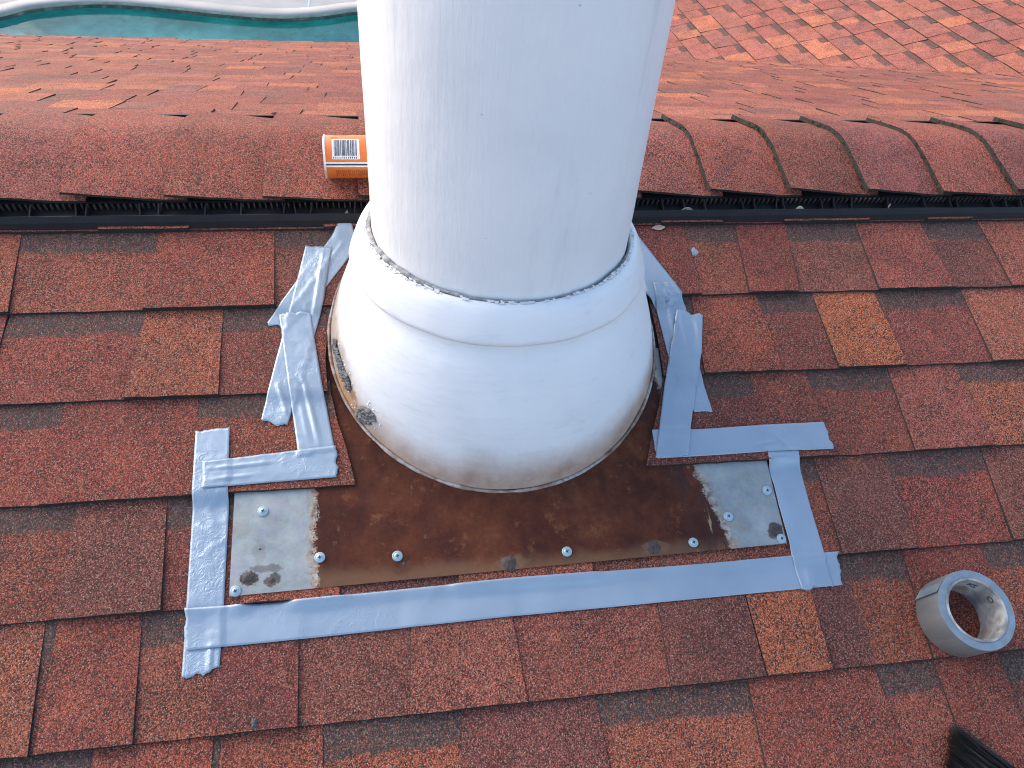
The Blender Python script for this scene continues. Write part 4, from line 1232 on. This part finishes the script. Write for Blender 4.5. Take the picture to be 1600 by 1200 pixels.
ticks('small_print', [(0.0155+i*0.0042+0.0008*j, 0.0155+i*0.0042+0.0008*j+0.0005+0.0008*(j % 2), 96+4*(j//2), 99+4*(j//2)) for i in range(5) for j in range(5)], M_brownink, can)
ticks('small_print', [(0.0125+i*0.0020, 0.0125+i*0.0020+0.0013, 84, 87) for i in range(5)]+[(0.0125, 0.016, 80.5, 82)], M_brownink, can)
patch('pale_line', 0.0035, CL_-0.0035, 8.5, 12.5, 0.0003, M_white, can)
patch('pale_line', 0.0035, CL_-0.0035, -1.0, 3.5, 0.0003, M_white, can)
patch('seam_gap', 0.0035, CL_-0.0035, 3.5, 8.5, 0.0002, M_slot, can)
ticks('small_print', [(0.018+i*0.0030, 0.018+i*0.0030+rnd.choice([0.0007, 0.0012]), -28-rnd.uniform(0, 8), -10) for i in range(22)], M_brownink, can)

# ------------------------------------------------------------------ brush with black bristles
brush = tag(empty('bristle_brush'), 'flat brush with black bristles lying below the tape roll', 'brush')
bA, bB, bC = [Vector((u, v, 0)) for u, v in BRUSH]
tipc = bA.copy()
axis = (bC-bA).normalized()          # from the tips towards the handle, along the long edge of the tuft
perp = Vector((-axis.y, axis.x, 0))
mloc = Matrix((axis, perp, Vector((0, 0, 1)))).transposed().to_4x4()
brush.matrix_world = NEAR_MAT.to_4x4() @ Matrix.Translation((tipc.x, tipc.y, 0.0105)) @ mloc @ Matrix.Translation((0, -0.040, 0))
tl = bB-bA; skew = tl.dot(axis)/tl.dot(perp)      # slant of the tip line
half = 0.040
def bristle_material():
    t = NT('black_bristle')
    O = t.coord('Object')
    t.bsdf(Base_Color=t.ramp(t.noise(t.mapping(O, (0.06, 1, 1)), 420, 2, 0.5), [(0.35, (0.006, 0.005, 0.005)), (0.55, (0.022, 0.018, 0.016)), (0.72, (0.085, 0.07, 0.06))]), Roughness=0.4)
    return t.m
M_bris = bristle_material()
rnd = random.Random(5)
V_, F_ = [], []
LB = 0.085
for k in range(1500):
    y0 = rnd.uniform(-half*0.95, half*0.95); z0 = rnd.uniform(-0.006, 0.012)
    sp_ = rnd.gauss(0, 0.0030); tip = (y0-half)*skew+abs(rnd.gauss(0, 0.007))
    p0 = Vector((LB, y0, z0+0.002)); p1 = Vector(((LB+tip)/2, y0*1.02+sp_*0.4, z0*1.1)); p2 = Vector((tip, y0*1.05+sp_, z0*1.15+rnd.gauss(0, 0.0007)))
    r_ = rnd.uniform(0.00025, 0.00055); n0 = len(V_)
    for p, r in ((p0, r_), (p1, r_), (p2, r_*0.35)):
        V_ += [p+Vector((0, r, 0)), p+Vector((0, -r*0.5, r*0.87)), p+Vector((0, -r*0.5, -r*0.87))]
    for s_ in (0, 3):
        for j in range(3):
            F_.append((n0+s_+j, n0+s_+(j+1) % 3, n0+s_+3+(j+1) % 3, n0+s_+3+j))
tag(mesh_obj('bristles', V_, F_, M_bris, brush), kind='stuff')
v, f = box(LB-0.004, LB+0.045, -half*0.95, half*0.95, -0.0085, 0.016); mesh_obj('ferrule', v, f, simple('steel_ferrule', (0.35, 0.35, 0.36), 0.35, 0.8), brush)
hv, hf = [], []
hp = [(0.045, 0.034, 0.010), (0.065, 0.030, 0.011), (0.085, 0.016, 0.010), (0.12, 0.012, 0.009), (0.17, 0.014, 0.010), (0.20, 0.010, 0.008), (0.205, 0.004, 0.004)]
for (x, wy, wz) in hp:
    for j in range(14):
        a = 2*math.pi*j/14; hv.append((LB+x-0.001, wy*math.cos(a), 0.004+wz*math.sin(a)))
for i in range(len(hp)-1):
    for j in range(14):
        k = (j+1) % 14; hf.append((i*14+j, i*14+k, (i+1)*14+k, (i+1)*14+j))
hf.append(tuple(range(13, -1, -1))); hf.append(tuple((len(hp)-1)*14+j for j in range(14)))
mesh_obj('handle', hv, hf, simple('wooden_handle', (0.30, 0.17, 0.08), 0.5, var=0.3, vscale=30), brush, True)

# ------------------------------------------------------------------ litter: dry leaves, paint spots
M_leaf = simple('dry_leaf', (0.42, 0.33, 0.27), 0.8, var=0.35, vscale=80, bump=(160, 0.5, 0.001))
M_pale = simple('pale_leaf', (0.62, 0.55, 0.42), 0.8, var=0.2, vscale=90)
M_darkleaf = simple('dark_leaf', (0.055, 0.022, 0.014), 0.6, var=0.3, vscale=90)
def leaf(label, loc, length, width, rotz, mat, curl=0.3, tilt=(0, 0)):
    V_, F_ = [], []; n = 10; m = 6
    for i in range(n+1):
        t = i/n; wd = width*math.sin(math.pi*min(1, t*0.96+0.02))**0.8*(1+0.12*nz(t*9, rotz*5))
        for j in range(m+1):
            q = j/m*2-1
            V_.append(((t-0.5)*length, q*wd/2, curl*length*((t-0.5)**2)+curl*wd*0.8*q*q+0.0006*nz(t*14, q*5)))
    F_ = [(i*(m+1)+j, (i+1)*(m+1)+j, (i+1)*(m+1)+j+1, i*(m+1)+j+1) for i in range(n) for j in range(m)]
    o = mesh_obj('dry_leaf', V_, F_, mat, None, True)
    md = o.modifiers.new('thickness', 'SOLIDIFY'); md.thickness = 0.0004; md.offset = 1
    o.matrix_world = Matrix.Translation(loc) @ NEAR_MAT.to_4x4() @ Matrix.Rotation(rotz, 4, 'Z') @ Matrix.Rotation(tilt[0], 4, 'X') @ Matrix.Rotation(tilt[1], 4, 'Y')
    return tag(o, label, 'leaf', 'dry leaves caught along the ridge')
u, v_ = LEAF['a'][0]
leaf('curled grey brown leaf lying on the shingle below the black vent strip', R2W(u, v_-0.010, surf(u, v_-0.010)+0.0010), 0.024, 0.010, 0.1, M_leaf, 0.2)
leaf('flat greyish leaf caught behind the vent lip closest to the flue pipe', R2W(0.497, 0.8135, 0.0155), 0.021, 0.010, 0.05, M_leaf, 0.2, (0.7, 0))
leaf('small cream leaf caught behind the vent lip', R2W(0.7000, 0.8135, 0.0165), 0.014, 0.009, 0.0, M_pale, 0.35, (0.6, 0))
leaf('thin upright leaf stuck in the vent louvres', R2W(0.868, 0.8170, 0.0175), 0.017, 0.006, 0.6, M_leaf, 0.3, (1.0, 0.3))
leaf('dark brown leaf on the back edge of a ridge cap shingle', Vector((-0.190, 1.058, 0.3165)), 0.019, 0.011, 0.05, M_darkleaf, 0.35, (-0.5, 0))

def splat(name, label, u, v, r, mat, cat, seed, h=0.0012):
    rnd = random.Random(seed); V_, F_ = [], []; seg, rings = 26, 5
    base = surf(u, v)
    V_.append((0, 0, h))
    for i in range(1, rings+1):
        q = i/rings
        for j in range(seg):
            b = 2*math.pi*j/seg; k = 1+0.65*nz(math.cos(b)*2.3, math.sin(b)*2.3, seed)+rnd.uniform(-.12, .12)
            V_.append((r*q*k*math.cos(b)*0.8, r*q*k*math.sin(b)*1.2, h*(1-q*q)+rnd.uniform(-.0002, .0004)-0.0004*q))
    for j in range(seg): F_.append((0, 1+j, 1+(j+1) % seg))
    for i in range(rings-1):
        for j in range(seg):
            a0 = 1+i*seg+j; a1 = 1+i*seg+(j+1) % seg; F_.append((a0, a0+seg, a1+seg, a1))
    o = mesh_obj(name, V_, F_, mat, None, True)
    o.matrix_world = Matrix.Translation(R2W(u, v, base+0.0005)) @ NEAR_MAT.to_4x4()
    return tag(o, label, cat)
splat('paint_spot', 'pale blue grey paint spot on a shingle below the vent', SPOT[0][0], SPOT[0][1], 0.0075, simple('spilled_paint', (0.26, 0.29, 0.33), 0.7, var=0.5, vscale=260), 'paint spot', 3, 0.0008)
splat('sealant_drip', 'dark grey sealant drip on a shingle edge below the left tape', SPOT[1][0], SPOT[1][1]+0.007, 0.0050, simple('grey_drip', (0.05, 0.05, 0.055), 0.45, var=0.4, vscale=200), 'sealant drip', 9, 0.0012)

# ------------------------------------------------------------------ yard: deck, pool
DZ = -3.6
far_pts = [Vector((x, y, 0)) for x, y in POOL_FAR]
loop = [Vector((0.5, 14.75, 0)), Vector((1.8, 14.7, 0)), Vector((2.9, 13.6, 0)), Vector((3.0, 12.0, 0)), Vector((2.2, 10.6, 0)), Vector((0.4, 10.0, 0)), Vector((-2.0, 10.2, 0)), Vector((-4.4, 9.7, 0)), Vector((-6.4, 10.0, 0)), Vector((-7.3, 11.2, 0)), Vector((-7.2, 12.5, 0)), Vector((-6.6, 13.2, 0))]
ctrl = far_pts+loop
def catmull(P, per=6):
    n = len(P); out = []
    for i in range(n):
        a, b, c, d = P[i-1], P[i], P[(i+1) % n], P[(i+2) % n]
        for k in range(per):
            t = k/per
            out.append(0.5*((2*b)+(c-a)*t+(2*a-5*b+4*c-d)*t*t+(3*b-a-3*c+d)*t*t*t))
    return out
PL = catmull(ctrl)
NPL = len(PL)
cen = sum(PL, Vector())/NPL
def offset(P, d):
    out = []
    for i in range(len(P)):
        t_ = (P[(i+1) % len(P)]-P[i-1]).normalized(); n_ = Vector((t_.y, -t_.x, 0))
        if n_.dot(P[i]-cen) < 0 and d > 0: pass
        out.append(P[i]+n_*d)
    return out
area = sum(PL[i].x*PL[(i+1) % NPL].y-PL[(i+1) % NPL].x*PL[i].y for i in range(NPL))
SG = 1.0 if area > 0 else -1.0          # outward = +d when counter-clockwise
off = lambda d: offset(PL, d*SG)
def loft(name, rings, mat, smooth=True):
    V_, F_ = [], []
    for ring in rings: V_ += ring
    n = len(rings[0])
    for r in range(len(rings)-1):
        for i in range(n):
            k = (i+1) % n; F_.append((r*n+i, r*n+k, (r+1)*n+k, (r+1)*n+i))
    return mesh_obj(name, V_, F_, mat, None, smooth)
def at(P, z): return [(p.x, p.y, z) for p in P]
def deck_material():
    t = NT('pale_concrete_deck')
    P = t.pos()
    c = t.ramp(t.noise(P, 1.6, 6, 0.6), [(0.3, (0.31, 0.30, 0.29)), (0.7, (0.40, 0.385, 0.37))])
    c = t.mix(t.math('MULTIPLY', t.smooth(t.noise(P, 9, 4, 0.7), 0.55, 0.75), 0.2), c, (0.36, 0.34, 0.31))
    t.bsdf(Base_Color=c, Roughness=0.85); t.bump(t.noise(P, 40, 4), 0.2, 0.01)
    return t.m
M_deck = deck_material()
outer = []
for p in off(0.30):
    d = (p-cen).normalized(); outer.append(Vector((cen.x+d.x*90, cen.y+d.y*90, 0)))
mid_ = []
for p in off(0.30):
    d = (p-cen).normalized(); mid_.append(p+d*4)
deck = loft('pool_deck', [at(off(0.30), DZ), at(mid_, DZ), at(outer, DZ)], M_deck, False)
tag(deck, 'pale concrete pool deck and yard', None, None, 'structure')
# joint in the paving, seen as a thin bright line of new mortar
joint = mesh_obj('paving_joint', *box(-1.235, -1.205, 14.36, 19.0, DZ-0.01, DZ+0.005), simple('mortar_joint', (0.40, 0.50, 0.54), 0.8, var=0.1, vscale=20), deck)
M_cop = simple('tan_coping', (0.43, 0.38, 0.31), 0.8, var=0.35, vscale=5, bump=(60, 0.3, 0.005))
coping = loft('pool_coping', [at(off(0.30), DZ-0.02), at(off(0.30), DZ+0.012), at(off(0.06), DZ+0.014), at(off(0.0), DZ+0.0), at(off(-0.015), DZ-0.03), at(off(0.0), DZ-0.055)], M_deck)
tag(coping, 'rounded concrete coping round the pool', None, None, 'structure')
rim_ = loft('coping_edge', [at(off(-0.016), DZ-0.020), at(off(-0.018), DZ-0.035), at(off(-0.006), DZ-0.06)], M_cop); rim_.parent = coping
def basin_material():
    t = NT('pool_plaster')
    P = t.pos()
    z = t.sep(P)[2]
    c = t.ramp(t.noise(P, 1.7, 5, 0.65), [(0.3, (0.06, 0.36, 0.33)), (0.5, (0.10, 0.52, 0.48)), (0.7, (0.20, 0.72, 0.67))])
    c = t.mix(t.math('MULTIPLY', t.smooth(t.noise(P, 6, 4, 0.7), 0.58, 0.7), 0.45), c, (0.06, 0.20, 0.20))
    tile = t.smooth(t.math('ADD', z, t.math('MULTIPLY', t.noise(P, 8, 2), 0.02)), -3.725, -3.705)
    c = t.mix(tile, c, t.ramp(t.noise(P, 7, 4, 0.7), [(0.35, (0.035, 0.042, 0.040)), (0.55, (0.10, 0.11, 0.095)), (0.72, (0.30, 0.30, 0.26))]))
    t.bsdf(Base_Color=c, Roughness=0.7)
    return t.m
M_basin = basin_material()
rings = [at(off(0.0), DZ-0.055), at(off(0.0), -4.10), at(off(-0.10), -4.35), at(off(-0.45), -4.62), at(off(-1.1), -4.72)]
basin = loft('pool_basin', rings, M_basin)
me = basin.data
bm = bmesh.new(); bm.from_mesh(me); bm.verts.ensure_lookup_table()
bm.faces.new([bm.verts[4*NPL+i] for i in range(NPL)]); bm.to_mesh(me); bm.free()
tag(basin, 'turquoise plastered pool basin', None, None, 'structure')
# steps at the left end
M_step = simple('pool_step_plaster', (0.10, 0.42, 0.42), 0.7, var=0.35, vscale=3)
for (r_, z1) in ((1.35, -4.05), (0.85, -3.92)):
    V_, F_ = [], []; n = 24; c = Vector((-6.75, 12.75, 0))
    for zz in (-4.75, z1-0.03, z1):
        for i in range(n+1):
            a = math.radians(-100+i*170/n); rr = r_-(0.03 if zz == z1 else 0)
            V_.append((c.x+rr*math.cos(a), c.y+rr*math.sin(a), zz))
    for k in range(2):
        for i in range(n): F_.append((k*(n+1)+i, k*(n+1)+i+1, (k+1)*(n+1)+i+1, (k+1)*(n+1)+i))
    V_.append((c.x, c.y, z1)); F_ += [(2*(n+1)+i, 2*(n+1)+i+1, len(V_)-1) for i in range(n)]
    so = mesh_obj('pool_step', V_, F_, M_step, basin)
v, f = lathe([(0.0, 0.02), (0.14, 0.02), (0.15, 0.012), (0.17, 0.012), (0.18, 0.0)], 24)
pl_ = mesh_obj('pool_drain', v, f, simple('drain_blue', (0.006, 0.05, 0.09), 0.6), basin)
pl_.location = (-1.86, 13.60, -4.69)
v, f = lathe([(0.18, 0.001), (0.34, 0.004), (0.36, 0.0)], 24)
pr_ = mesh_obj('drain_stain', v, f, simple('drain_stain', (0.045, 0.15, 0.15), 0.7), basin); pr_.location = (-1.86, 13.60, -4.695)
def water_material():
    t = NT('pool_water')
    P = t.pos()
    rf = t.n('BsdfRefraction'); rf.inputs['Color'].default_value = (0.80, 0.97, 0.96, 1); rf.inputs['Roughness'].default_value = 0.0; rf.inputs['IOR'].default_value = 1.333
    gl = t.n('BsdfGlossy'); gl.inputs['Roughness'].default_value = 0.03
    mx = t.n('MixShader'); mx.inputs[0].default_value = 0.05
    bp = t.n('Bump'); t.set(bp, 'Height', t.noise(P, 2.2, 2)); bp.inputs['Strength'].default_value = 0.05; bp.inputs['Distance'].default_value = 0.02
    for q_ in (rf, gl): t.t.links.new(bp.outputs['Normal'], q_.inputs['Normal'])
    t.t.links.new(rf.outputs[0], mx.inputs[1]); t.t.links.new(gl.outputs[0], mx.inputs[2]); t.t.links.new(mx.outputs[0], t.out.inputs['Surface'])
    return t.m
wv = at(off(0.002), -3.712)
water = mesh_obj('pool_water', wv, [tuple(range(NPL)) if SG > 0 else tuple(reversed(range(NPL)))], water_material())
tag(water, 'still turquoise pool water', None, None, 'structure')
# things lying on the pool floor
